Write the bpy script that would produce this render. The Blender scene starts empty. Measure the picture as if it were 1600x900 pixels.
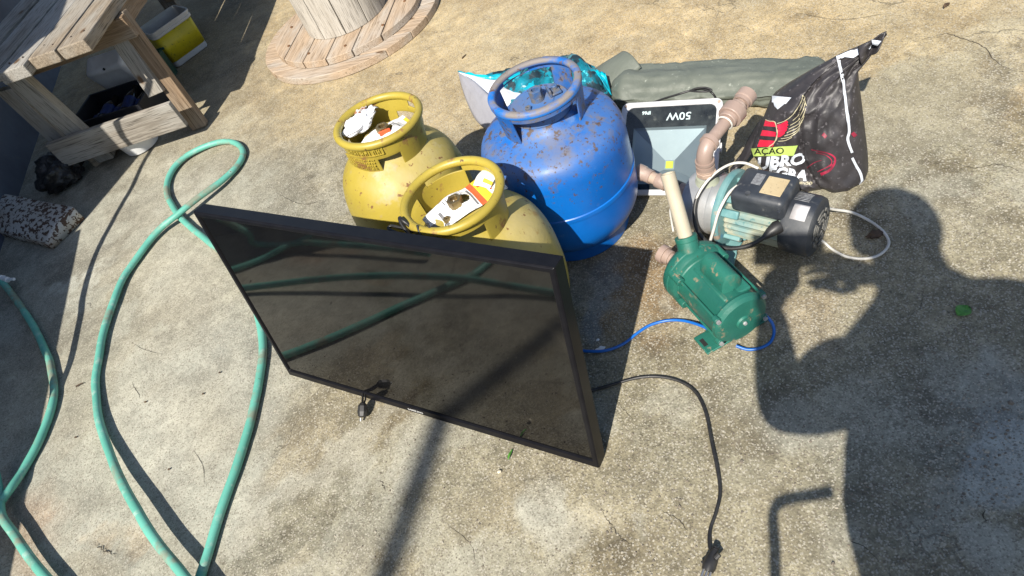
import bpy, bmesh, math, random
import numpy as np
from mathutils import Vector, Matrix, Quaternion, noise as mnoise
from mathutils.bvhtree import BVHTree
random.seed(7); np.random.seed(7)
S = bpy.context.scene
COL = S.collection
# ------------------------------------------------------------------ camera, sky, sun, exposure
FPX, PPX, PPY, NX, NY, CH = 1089.0, 800.0, 450.0, 1249.0, 1398.0, 1.36
_d = np.array([NX-PPX, NY-PPY, FPX]); _d /= np.linalg.norm(_d)
_f = np.array([0, 0, 1.0])+(-_d)*_d[2]; _f /= np.linalg.norm(_f)
RW = np.stack([np.cross(_f, -_d), _f, -_d])           # rows: world axes in camera space (x right, y down, z forward)
cam = bpy.data.cameras.new('camera'); camo = bpy.data.objects.new('camera', cam); COL.objects.link(camo)
cam.sensor_width = 36.0; cam.lens = FPX/1600*36; cam.clip_start = 0.02; cam.clip_end = 500
m = Matrix.Identity(4)
for i in range(3):
    m[i][0] = RW[i][0]; m[i][1] = -RW[i][1]; m[i][2] = -RW[i][2]
m[2][3] = CH
camo.matrix_world = m; S.camera = camo

SUN = Vector((-0.5209, -0.7545, 1.0)).normalized()     # towards the sun
W = bpy.data.worlds.new('World'); S.world = W; W.use_nodes = True
nt = W.node_tree; sky = nt.nodes.new('ShaderNodeTexSky'); sky.sky_type = 'NISHITA'; sky.sun_disc = False
sky.sun_elevation = math.asin(SUN.z); sky.sun_rotation = math.atan2(SUN.x, SUN.y)
nt.links.new(sky.outputs[0], nt.nodes['Background'].inputs[0]); nt.nodes['Background'].inputs[1].default_value = 0.088
sl = bpy.data.lights.new('sun', 'SUN'); sl.energy = 5.0; sl.angle = math.radians(0.53); sl.color = (1.0, 0.94, 0.84)
so = bpy.data.objects.new('sun', sl); COL.objects.link(so); so.rotation_euler = SUN.to_track_quat('Z', 'Y').to_euler()
so.location = (-4, -6, 8)
vs = S.view_settings; vs.view_transform = 'Standard'; vs.look = 'None'; vs.exposure = 0.68; vs.gamma = 1.0

# ------------------------------------------------------------------ helpers
def ray(px, py):
    return Vector(RW @ np.array([px-PPX, py-PPY, FPX]))
def G(px, py, z=0.0):
    d = ray(px, py); t = (z-CH)/d.z
    return Vector((d.x*t, d.y*t, z))
CO = Vector((0, 0, CH))
def onplane(px, py, o, n):
    d = ray(px, py); t = (o-CO).dot(n)/d.dot(n); return CO+d*t

ROOT = {}
def tag(o, label=None, cat=None, group=None, kind=None):
    if label: o['label'] = label
    if cat: o['category'] = cat
    if group: o['group'] = group
    if kind: o['kind'] = kind
    return o
def thing(name, label, cat, mat=None, group=None):
    o = bpy.data.objects.new(name, None); COL.objects.link(o)
    mw = mat if isinstance(mat, Matrix) else Matrix.Translation(mat if mat is not None else (0, 0, 0))
    o.matrix_basis = mw; ROOT[o.name] = mw.copy(); o.empty_display_size = 0.05
    return tag(o, label, cat, group)
def wm(o): return ROOT.get(o.name, Matrix.Identity(4)) if o else Matrix.Identity(4)
def frame(o, x, z=None):
    """matrix with local x along x, z near up"""
    x = Vector(x).normalized(); z = Vector(z if z is not None else (0, 0, 1)); y = z.cross(x).normalized(); z = x.cross(y).normalized()
    m = Matrix.Identity(4)
    for i in range(3): m[i][0] = x[i]; m[i][1] = y[i]; m[i][2] = z[i]; m[i][3] = o[i]
    return m

class MB:
    def __init__(s): s.v = []; s.f = []; s.mi = []
    def add(s, v, f, mi=0, M=None):
        b = len(s.v)
        s.v += [tuple(M @ Vector(q)) if M else tuple(q) for q in v]
        s.f += [tuple(i+b for i in q) for q in f]; s.mi += [mi]*len(f); return s
    def box(s, lo, hi, mi=0, M=None):
        x0, y0, z0 = lo; x1, y1, z1 = hi
        v = [(x0,y0,z0),(x1,y0,z0),(x1,y1,z0),(x0,y1,z0),(x0,y0,z1),(x1,y0,z1),(x1,y1,z1),(x0,y1,z1)]
        return s.add(v, [(0,3,2,1),(4,5,6,7),(0,1,5,4),(1,2,6,5),(2,3,7,6),(3,0,4,7)], mi, M)
    def tube(s, pts, r, n=10, mi=0, caps=True, M=None, closed=False):
        pts = [Vector(p) for p in pts]; k = len(pts); rr = r if isinstance(r, (list, tuple)) else [r]*k
        v = []; f = []; t0 = (pts[1]-pts[0]).normalized(); up = Vector((0,0,1)) if abs(t0.z) < .9 else Vector((1,0,0))
        a = t0.cross(up).normalized()
        for i, p in enumerate(pts):
            t = ((pts[min(i+1,k-1)] if not closed else pts[(i+1)%k])-(pts[max(i-1,0)] if not closed else pts[i-1])).normalized()
            a = (a-t*a.dot(t)).normalized(); b = t.cross(a)
            for j in range(n):
                c = 2*math.pi*j/n; v.append(p+(a*math.cos(c)+b*math.sin(c))*rr[i])
        for i in range(k if closed else k-1):
            for j in range(n):
                i2 = (i+1) % k
                f.append((i*n+j, i*n+(j+1)%n, i2*n+(j+1)%n, i2*n+j))
        if caps and not closed: f.append(tuple(range(n))[::-1]); f.append(tuple((k-1)*n+j for j in range(n)))
        return s.add(v, f, mi, M)
    def lathe(s, prof, n=48, mi=0, M=None, a0=0, a1=2*math.pi, bumps=None):
        full = abs(a1-a0-2*math.pi) < 1e-6; na = n if full else n+1; v = []; f = []
        for (r, z) in prof:
            for j in range(na):
                c = a0+(a1-a0)*j/n; v.append((r*math.cos(c), r*math.sin(c), z))
        for i in range(len(prof)-1):
            for j in range(n):
                j2 = (j+1) % na
                f.append((i*na+j, i*na+j2, (i+1)*na+j2, (i+1)*na+j))
        return s.add(v, f, mi, M)
    def cyl(s, p0, p1, r, n=24, mi=0, r1=None, M=None):
        return s.tube([p0, p1], [r, r if r1 is None else r1], n, mi, True, M)
    def grid(s, fn, nu, nv, mi=0, M=None, wrap=False):
        v = [fn(i/nu, j/nv) for j in range(nv+1) for i in range(nu+(0 if wrap else 1))]; w = nu if wrap else nu+1
        f = [(j*w+i, j*w+(i+1)%w, (j+1)*w+(i+1)%w, (j+1)*w+i) for j in range(nv) for i in range(nu)]
        return s.add(v, f, mi, M)
    def build(s, name, mats, parent=None, world=True, smooth=True, bevel=0, seg=2, solid=0, sub=0, angle=35, fix=True):
        me = bpy.data.meshes.new(name)
        vv = s.v
        if parent is not None and world:
            inv = wm(parent).inverted(); vv = [tuple(inv @ Vector(q)) for q in s.v]
        me.from_pydata(vv, [], s.f)
        for mt in (mats if isinstance(mats, (list, tuple)) else [mats]): me.materials.append(mt)
        me.polygons.foreach_set('material_index', s.mi)
        if fix:
            bm = bmesh.new(); bm.from_mesh(me); bmesh.ops.recalc_face_normals(bm, faces=bm.faces); bm.to_mesh(me); bm.free()
        if smooth: me.shade_smooth(); me.set_sharp_from_angle(angle=math.radians(angle))
        me.update()
        o = bpy.data.objects.new(name, me); COL.objects.link(o)
        if parent is not None:
            o.parent = parent
            if parent.type != 'EMPTY': ROOT[o.name] = wm(parent)
            else: ROOT[o.name] = wm(parent)
        if solid: md = o.modifiers.new('solid', 'SOLIDIFY'); md.thickness = solid; md.offset = 0
        if bevel: md = o.modifiers.new('bevel', 'BEVEL'); md.width = bevel; md.segments = seg; md.limit_method = 'ANGLE'
        if sub: md = o.modifiers.new('sub', 'SUBSURF'); md.levels = sub; md.render_levels = sub
        return o

def smooth_path(P, k=8):
    P = [Vector(p) for p in P]; out = []
    for i in range(len(P)-1):
        a = P[max(i-1,0)]; b = P[i]; c = P[i+1]; d = P[min(i+2,len(P)-1)]
        for j in range(k):
            t = j/k
            out.append(0.5*((2*b)+(c-a)*t+(2*a-5*b+4*c-d)*t*t+(3*b-a-3*c+d)*t**3))
    out.append(P[-1]); return out
def text_mb(txt, size, bold=0.0, sx=1.0, align='CENTER', extrude=0.0, shear=0.0):
    cu = bpy.data.curves.new('lettering', 'FONT'); cu.body = txt; cu.size = size; cu.align_x = align; cu.align_y = 'CENTER'
    cu.offset = bold; cu.extrude = extrude; cu.resolution_u = 3; cu.shear = shear
    o = bpy.data.objects.new('lettering', cu); COL.objects.link(o); bpy.context.view_layer.update()
    me = bpy.data.meshes.new_from_object(o.evaluated_get(bpy.context.evaluated_depsgraph_get()))
    mb = MB(); mb.add([(v.co.x*sx, v.co.y, v.co.z) for v in me.vertices], [tuple(p.vertices) for p in me.polygons])
    bpy.data.objects.remove(o); bpy.data.curves.remove(cu); bpy.data.meshes.remove(me); return mb
def map_mb(mb, fn, cuts=0):
    """subdivide and move every vertex through fn"""
    if cuts:
        me = bpy.data.meshes.new('tmp'); me.from_pydata(mb.v, [], mb.f); bm = bmesh.new(); bm.from_mesh(me)
        bmesh.ops.triangulate(bm, faces=bm.faces)
        bmesh.ops.subdivide_edges(bm, edges=bm.edges, cuts=cuts, use_grid_fill=True); bmesh.ops.triangulate(bm, faces=bm.faces)
        bm.verts.ensure_lookup_table(); mi = mb.mi[0] if mb.mi else 0
        mb = MB(); mb.add([tuple(v.co) for v in bm.verts], [tuple(v.index for v in f.verts) for f in bm.faces], mi)
        bm.free(); bpy.data.meshes.remove(me)
    mb.v = [tuple(fn(Vector(v))) for v in mb.v]; return mb

# ------------------------------------------------------------------ materials
def _n(nt, t, **k):
    n = nt.nodes.new(t)
    for a, b in k.items(): setattr(n, a, b)
    return n
def _ramp(nt, src, lo, hi):
    r = nt.nodes.new('ShaderNodeMapRange'); r.clamp = True; r.interpolation_type = 'SMOOTHSTEP'
    r.inputs[1].default_value = lo; r.inputs[2].default_value = hi; nt.links.new(src, r.inputs[0]); return r.outputs[0]
def _mix(nt, fac, a, b, mode='MIX'):
    m = nt.nodes.new('ShaderNodeMix'); m.data_type = 'RGBA'; m.blend_type = mode
    for s, v in ((m.inputs[0], fac), (m.inputs[6], a), (m.inputs[7], b)):
        if hasattr(v, 'is_linked') or hasattr(v, 'links'): nt.links.new(v, s)
        else: s.default_value = v if isinstance(v, (int, float)) else (*v, 1) if len(v) == 3 else v
    return m.outputs[2]
def _math(nt, op, a, b):
    m = nt.nodes.new('ShaderNodeMath'); m.operation = op
    for s, v in ((m.inputs[0], a), (m.inputs[1], b)):
        if hasattr(v, 'links'): nt.links.new(v, s)
        else: s.default_value = v
    return m.outputs[0]
MATS = {}
def M(name, col, rough=.5, metal=0, col2=None, ns=8, lo=.35, hi=.65, det=6, spots=(), bump=(), stretch=(1,1,1), spec=.5, coat=0, rvar=.12, transl=0):
    """spots: (colour, scale, lo, hi[, (z0,z1)]) ; bump: list of (scale, strength, distance)"""
    mt = bpy.data.materials.new(name); mt.use_nodes = True; nt = mt.node_tree; b = nt.nodes['Principled BSDF']
    tc = _n(nt, 'ShaderNodeTexCoord'); oi = _n(nt, 'ShaderNodeObjectInfo'); mp = _n(nt, 'ShaderNodeVectorMath', operation='MULTIPLY_ADD')
    nt.links.new(tc.outputs['Object'], mp.inputs[0]); mp.inputs[1].default_value = stretch
    sc = _n(nt, 'ShaderNodeVectorMath', operation='SCALE'); sc.inputs[0].default_value = (13, 7, 5); nt.links.new(oi.outputs['Random'], sc.inputs['Scale'])
    nt.links.new(sc.outputs[0], mp.inputs[2]); vec = mp.outputs[0]
    def nz(scale, d=det, dist=0):
        n = _n(nt, 'ShaderNodeTexNoise'); n.inputs['Scale'].default_value = scale; n.inputs['Detail'].default_value = d; n.inputs['Distortion'].default_value = dist
        n.inputs['Roughness'].default_value = .62; nt.links.new(vec, n.inputs['Vector']); return n.outputs[0]
    base = nz(ns)
    c = _mix(nt, _ramp(nt, base, lo, hi), col, col2 if col2 is not None else tuple(x*.8 for x in col))
    rsum = None
    for sp in spots:
        f = _ramp(nt, nz(sp[1]), sp[2], sp[3])
        if len(sp) > 4 and sp[4]:
            sx = _n(nt, 'ShaderNodeSeparateXYZ'); nt.links.new(tc.outputs['Object'], sx.inputs[0])
            f = _math(nt, 'MULTIPLY', f, _ramp(nt, sx.outputs[2], *sp[4]))
        c = _mix(nt, f, c, sp[0]); rsum = f if rsum is None else _math(nt, 'MAXIMUM', rsum, f)
    nt.links.new(c, b.inputs['Base Color'])
    r = _math(nt, 'MULTIPLY_ADD', base, rvar); nt.nodes[-1].inputs[2].default_value = rough-rvar/2
    if rsum is not None:
        r = _math(nt, 'ADD', r, _math(nt, 'MULTIPLY', rsum, .3))
    nt.links.new(r, b.inputs['Roughness']); b.inputs['Metallic'].default_value = metal
    b.inputs['Specular IOR Level'].default_value = spec; b.inputs['Coat Weight'].default_value = coat
    if transl: b.inputs['Transmission Weight'].default_value = transl
    last = None
    for (s, st, ds) in bump:
        bp = _n(nt, 'ShaderNodeBump'); bp.inputs['Strength'].default_value = st; bp.inputs['Distance'].default_value = ds
        nt.links.new(nz(s, 4), bp.inputs['Height'])
        if last: nt.links.new(last, bp.inputs['Normal'])
        last = bp.outputs[0]
    if last: nt.links.new(last, b.inputs['Normal'])
    return mt

def woodmat(name, a, bcol, grey=(.36,.34,.31), greyamt=(.45,.7), sc=1.0, rough=.75):
    mt = bpy.data.materials.new(name); mt.use_nodes = True; nt = mt.node_tree; b = nt.nodes['Principled BSDF']
    tc = _n(nt, 'ShaderNodeTexCoord'); oi = _n(nt, 'ShaderNodeObjectInfo')
    sc_ = _n(nt, 'ShaderNodeVectorMath', operation='SCALE'); sc_.inputs[0].default_value = (17, 9, 5); nt.links.new(oi.outputs['Random'], sc_.inputs['Scale'])
    ad = _n(nt, 'ShaderNodeVectorMath', operation='ADD'); nt.links.new(tc.outputs['Object'], ad.inputs[0]); nt.links.new(sc_.outputs[0], ad.inputs[1])
    def nz(vecs, scale, det=5, dist=0):
        mu = _n(nt, 'ShaderNodeVectorMath', operation='MULTIPLY'); nt.links.new(ad.outputs[0], mu.inputs[0]); mu.inputs[1].default_value = vecs
        n = _n(nt, 'ShaderNodeTexNoise'); n.inputs['Scale'].default_value = scale; n.inputs['Detail'].default_value = det; n.inputs['Distortion'].default_value = dist
        nt.links.new(mu.outputs[0], n.inputs['Vector']); return n.outputs[0]
    g = nz((1.2*sc, 22*sc, 22*sc), 4, 6, .6); fine = nz((2*sc, 60*sc, 60*sc), 6, 3); big = nz((1, 3, 3), 3)
    c = _mix(nt, _ramp(nt, g, .36, .66), a, bcol)
    c = _mix(nt, _ramp(nt, big, *greyamt), c, grey)
    c = _mix(nt, _ramp(nt, fine, .53, .68), c, tuple(x*.5 for x in bcol))
    kn = _n(nt, 'ShaderNodeTexVoronoi'); kn.inputs['Scale'].default_value = 1.0
    mu = _n(nt, 'ShaderNodeVectorMath', operation='MULTIPLY'); nt.links.new(ad.outputs[0], mu.inputs[0]); mu.inputs[1].default_value = (5, 9, 9); nt.links.new(mu.outputs[0], kn.inputs['Vector'])
    c = _mix(nt, _ramp(nt, kn.outputs['Distance'], .14, .05), c, (.11, .065, .035))
    nt.links.new(c, b.inputs['Base Color']); b.inputs['Roughness'].default_value = rough; b.inputs['Specular IOR Level'].default_value = .25
    bp = _n(nt, 'ShaderNodeBump'); bp.inputs['Strength'].default_value = .5; bp.inputs['Distance'].default_value = .003
    nt.links.new(_math(nt, 'SUBTRACT', g, _math(nt, 'MULTIPLY', fine, .6)), bp.inputs['Height']); nt.links.new(bp.outputs[0], b.inputs['Normal'])
    return mt

RUST = (.16, .075, .03)
m_yel = M('yellow_paint', (.385,.300,.046), .46, 0, (.33,.255,.038), 5, spots=[((.39,.325,.155), 3, .40, .70, (.20,.38)), ((.17,.085,.03), 62, .615, .66), ((.30,.20,.06), 22, .60, .72), ((.42,.36,.20), 11, .58, .72)], bump=[(11,.22,.012),(90,.12,.002)])
m_yrim = M('yellow_rim_paint', (.385,.30,.046), .42, 0, (.33,.255,.038), 7, spots=[((.22,.11,.04), 22, .57, .68), ((.10,.05,.02), 60, .63, .70)], bump=[(60,.15,.002)])
m_blue = M('blue_paint', (.003,.125,.47), .34, 0, (.002,.095,.38), 4, spots=[((.055,.135,.34), 5, .36, .60, (.29,.37)), ((.11,.14,.24), 12, .46, .66, (.31,.37)), ((.13,.125,.14), 30, .50, .66, (.30,.38)), ((.085,.062,.055), 46, .565, .63, (.26,.35)), ((.07,.045,.04), 90, .60, .66, (.16,.30)), ((.13,.22,.42), 9, .60, .76)], bump=[(40,.15,.002)])
m_bdust = M('dusty_blue_paint', (.06,.15,.36), .5, 0, (.11,.15,.26), 9, spots=[((.15,.14,.14), 18, .52, .66), ((.07,.05,.045), 60, .58, .64)], bump=[(50,.2,.002)])
m_brim = M('worn_blue_rim', (.006,.145,.50), .45, 0, (.01,.12,.42), 8, spots=[((.20,.18,.17), 14, .36, .54, (.456,.464)), ((.13,.075,.045), 40, .58, .66)], bump=[(50,.2,.002)])
m_brass = M('brass', (.36,.27,.12), .42, .8, (.22,.16,.08), 60)
m_bvalve = M('painted_valve', (.05,.13,.30), .5, .2, (.16,.15,.14), 40)
m_dark = M('dark_recess', (.012,.012,.012), .8)
m_paper = M('label_paper', (.78,.78,.76), .75, 0, (.70,.70,.69), 12, spots=[((.35,.35,.36), 190, .57, .62)])
m_white = M('white_plastic', (.74,.75,.76), .45, 0, (.66,.67,.68), 9, bump=[(20,.2,.004)])
m_red = M('label_red', (.72,.12,.03), .7, 0, (.66,.09,.03), 30)
m_lyel = M('label_yellow', (.85,.55,.03), .7, 0, (.8,.5,.04), 30)
m_lmid = M('label_mid_grey', (.42,.42,.43), .75, 0, (.5,.5,.5), 150)
m_lgrey = M('label_grey', (.13,.13,.14), .75, 0, (.2,.2,.21), 150)
m_frame = M('tv_bezel_plastic', (.006,.006,.008), .32, 0, (.008,.008,.010), 30, rvar=.1, spec=.12)
m_back = M('tv_back_plastic', (.014,.014,.015), .55)
m_blk = M('black_rubber', (.014,.014,.015), .45, 0, (.028,.027,.026), 40)
m_silver = M('scuffed_metal', (.45,.45,.45), .35, .9, (.35,.35,.34), 20)
m_hose = M('green_hose_rubber', (.125,.41,.325), .5, 0, (.10,.345,.27), 6, spots=[((.28,.44,.37), 30, .54, .72), ((.20,.23,.17), 8, .52, .66), ((.06,.10,.075), 60, .66, .74)], bump=[(150,.15,.001)])
m_tarp = M('grey_green_tarpaulin', (.098,.112,.092), .6, 0, (.128,.142,.118), 5, spots=[((.22,.13,.08), 7, .70, .80), ((.26,.28,.24), 60, .62, .72)], bump=[(14,.5,.008),(55,.5,.003)])
m_teal = M('teal_printed_film', (.01,.22,.30), .3, 0, (.006,.10,.14), 12, lo=.40, hi=.60, spots=[((.008,.025,.035), 20, .50, .56), ((.04,.42,.50), 30, .62, .66)], bump=[(14,.6,.012)])
m_tealflat = M('teal_film', (.0,.42,.55), .3, 0, (.01,.30,.40), 10, bump=[(14,.5,.012)])
m_greyfilm = M('grey_film_back', (.30,.30,.33), .42, 0, (.24,.24,.27), 5, bump=[(9,.5,.012)])
m_whfilm = M('white_film', (.72,.72,.74), .45, 0, (.55,.55,.58), 14, bump=[(18,.6,.012)])
m_bag = M('black_bag_film', (.026,.024,.026), .48, 0, (.042,.038,.041), 14, spots=[((.14,.13,.14), 75, .57, .71)], bump=[(18,.22,.006),(70,.15,.002)], spec=.45)
m_pr_white = M('bag_print_white', (.62,.66,.72), .4, 0, (.5,.54,.6), 18, bump=[(20,.5,.008)])
m_pr_red = M('bag_print_red', (.70,.02,.06), .4, 0, (.6,.02,.05), 18, bump=[(20,.5,.008)])
m_pr_dred = M('bag_print_faded_red', (.34,.02,.055), .45, 0, (.12,.012,.025), 40)
m_pr_gold = M('bag_print_cream', (.55,.50,.33), .5)
m_pr_lime = M('bag_print_lime', (.42,.55,.13), .45, 0, (.36,.48,.12), 18)
m_pr_black = M('bag_print_black', (.015,.015,.015), .4)
m_fgrey = M('floodlight_frame_paint', (.56,.56,.57), .4, 0, (.48,.48,.49), 18)
m_fblk = M('floodlight_black_mask', (.012,.012,.014), .25, 0, (.04,.04,.042), 20, spots=[((.10,.09,.085), 30, .60, .75)])
m_refl = M('brushed_reflector', (.27,.30,.34), .42, .45, (.23,.26,.30), 6)
m_led = M('led_phosphor', (.62,.72,.04), .5, 0, (.5,.6,.05), 30)
m_pvc = M('brown_pvc', (.325,.24,.20), .42, 0, (.28,.205,.17), 10, spots=[((.40,.32,.27), 22, .58, .74)], bump=[(120,.1,.001)])
m_pvcl = M('worn_pale_pvc', (.42,.32,.25), .5, 0, (.36,.26,.20), 10)
m_cream = M('cream_pvc', (.47,.42,.325), .5, 0, (.41,.36,.27), 8, spots=[((.26,.20,.13), 14, .60, .74), ((.2,.16,.1), 50, .64, .7)])
m_steel = M('dirty_stainless', (.46,.46,.46), .42, .35, (.30,.31,.32), 8, spots=[((.30,.27,.21), 7, .52, .68), ((.17,.08,.035), 20, .62, .72)], bump=[(60,.1,.002)])
m_conc = M('cast_boss_paint', (.33,.35,.27), .7, 0, (.26,.28,.21), 18)
m_tealp = M('chipped_teal_paint', (.09,.225,.235), .5, 0, (.16,.30,.30), 14, spots=[((.36,.27,.20), 16, .60, .68), ((.03,.20,.42), 9, .60, .70)], bump=[(40,.3,.002)])
m_motor = M('dusty_motor_paint', (.14,.25,.25), .55, 0, (.31,.315,.23), 9, spots=[((.05,.16,.17), 30, .56, .66), ((.40,.36,.26), 6, .55, .72)], bump=[(70,.2,.002)])
m_pblk = M('pump_black_plastic', (.024,.028,.036), .45, 0, (.04,.046,.055), 14, spots=[((.15,.15,.145), 50, .58, .74), ((.10,.10,.10), 7, .50, .75)], bump=[(60,.15,.002)])
m_tan = M('tan_rating_plate', (.47,.38,.23), .6, 0, (.42,.33,.19), 20, spots=[((.30,.24,.15), 170, .60, .64)])
m_grpl = M('grey_rating_plate', (.22,.23,.24), .55, 0, (.12,.12,.13), 150)
m_vent = M('dusty_vent', (.16,.155,.14), .7, 0, (.09,.09,.085), 40)
m_gpump = M('green_pump_enamel', (.018,.140,.102), .50, 0, (.012,.105,.078), 9, spots=[((.17,.135,.08), 10, .56, .74), ((.24,.19,.12), 40, .60, .70), ((.05,.035,.02), 70, .66, .72)], bump=[(55,.25,.003),(14,.2,.006)])
m_wcable = M('white_cable', (.62,.60,.55), .45, 0, (.5,.48,.43), 20)
m_bcable = M('blue_cable', (.01,.13,.50), .35)
m_wood = woodmat('weathered_tan_wood', (.285,.235,.175), (.195,.155,.112), (.29,.265,.225), (.36,.6))
m_woodg = woodmat('weathered_grey_wood', (.285,.258,.22), (.18,.158,.13), (.32,.305,.275), (.35,.6))
m_woodb = woodmat('brown_wood', (.24,.172,.112), (.165,.113,.07), (.25,.205,.155), (.45,.7))
m_spool = woodmat('pale_spool_wood', (.43,.33,.235), (.34,.25,.17), (.40,.36,.31), (.42,.68))
m_drum = woodmat('grey_drum_wood', (.42,.39,.34), (.32,.29,.245), (.45,.42,.37), (.4,.6))
m_ymud = M('pail_yellow_print', (.60,.50,.012), .4, 0, (.50,.42,.015), 10, spots=[((.25,.22,.03), 75, .60, .66)])
m_trans = M('milky_plastic', (.58,.59,.58), .4, 0, (.48,.49,.48), 7)
m_wallp = M('dark_blue_grey_plaster', (.105,.125,.165), .85, 0, (.075,.09,.12), 3, spots=[((.16,.16,.17), 11, .62, .75)], bump=[(14,.3,.01),(80,.2,.003)])
m_enamel = M('chipped_white_enamel', (.46,.45,.42), .5, 0, (.40,.38,.34), 5, spots=[((.28,.20,.13), 5, .55, .75), ((.075,.042,.026), 58, .515, .535)], stretch=(.75,1,1), bump=[(42,.3,.003)])
m_blob = M('black_plastic_film', (.012,.012,.013), .4, 0, (.02,.02,.021), 20, bump=[(16,.8,.02)])
m_bottle = M('dark_bottle_glass', (.012,.010,.008), .12, 0, (.02,.014,.008), 20, spec=.7)
m_blabel = M('blue_bottle_label', (.010,.03,.15), .5, 0, (.006,.015,.07), 30)
m_crate = M('dark_crate_plastic', (.012,.013,.018), .5)
m_gcrate = M('green_crate_plastic', (.012,.06,.035), .5, 0, (.015,.045,.03), 10)
m_leaf = M('leaf_green', (.10,.30,.04), .5, 0, (.05,.17,.025), 60)
m_dleaf = M('dry_leaf', (.05,.03,.018), .8, 0, (.09,.055,.03), 50)
m_peb = M('pale_pebble', (.62,.56,.42), .7, 0, (.5,.45,.34), 60)
m_stone = M('aggregate_pale', (.36,.335,.275), .8, 0, (.31,.28,.22), 30)
m_stone2 = M('aggregate_dark', (.14,.12,.095), .85, 0, (.20,.17,.13), 30)
m_skin = M('skin', (.38,.22,.15), .5, 0, (.34,.19,.13), 12)
m_shirt = M('grey_shirt', (.14,.16,.20), .85, 0, (.12,.14,.18), 6)
m_short = M('dark_shorts', (.04,.05,.07), .85)
m_hair = M('dark_hair', (.02,.015,.012), .6)
m_tin = M('zinc_sheet', (.35,.36,.36), .45, .6, (.28,.28,.28), 6)
# screen: black glass with a little dust
m_scr = M('screen_glass', (.004,.004,.0045), .045, 0, (.006,.006,.006), 8, spots=[((.022,.020,.017), 5, .60, .85), ((.05,.046,.04), 130, .70, .76)], rvar=.03, spec=.47)
# clear cover glass
m_glass = bpy.data.materials.new('cover_glass'); m_glass.use_nodes = True
_nt = m_glass.node_tree; _nt.nodes.clear(); _o = _nt.nodes.new('ShaderNodeOutputMaterial'); _t = _nt.nodes.new('ShaderNodeBsdfTransparent'); _g = _nt.nodes.new('ShaderNodeBsdfGlossy')
_t.inputs[0].default_value = (.86,.92,.90,1); _g.inputs['Roughness'].default_value = .05; _x = _nt.nodes.new('ShaderNodeMixShader'); _x.inputs[0].default_value = .04
_nt.links.new(_t.outputs[0], _x.inputs[1]); _nt.links.new(_g.outputs[0], _x.inputs[2]); _nt.links.new(_x.outputs[0], _o.inputs[0])

# ------------------------------------------------------------------ the ground
def vnoise(x, y, seed, n=256):
    t = np.random.RandomState(seed).rand(n, n); xi = np.floor(x).astype(int); yi = np.floor(y).astype(int); fx = x-xi; fy = y-yi
    fx = fx*fx*(3-2*fx); fy = fy*fy*(3-2*fy); xi %= n; yi %= n; x2 = (xi+1) % n; y2 = (yi+1) % n
    return (t[xi,yi]*(1-fx)+t[x2,yi]*fx)*(1-fy)+(t[xi,y2]*(1-fx)+t[x2,y2]*fx)*fy
def fbm(x, y, s, o=4, seed=1):
    a = 0; w = 1; tot = 0
    for i in range(o): a = a+w*vnoise(x*s*2**i+31.7*i, y*s*2**i+11.3*i, seed+i); tot += w; w *= .55
    return a/tot
def sst(a, b, x): t = np.clip((x-a)/(b-a), 0, 1); return t*t*(3-2*t)

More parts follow.
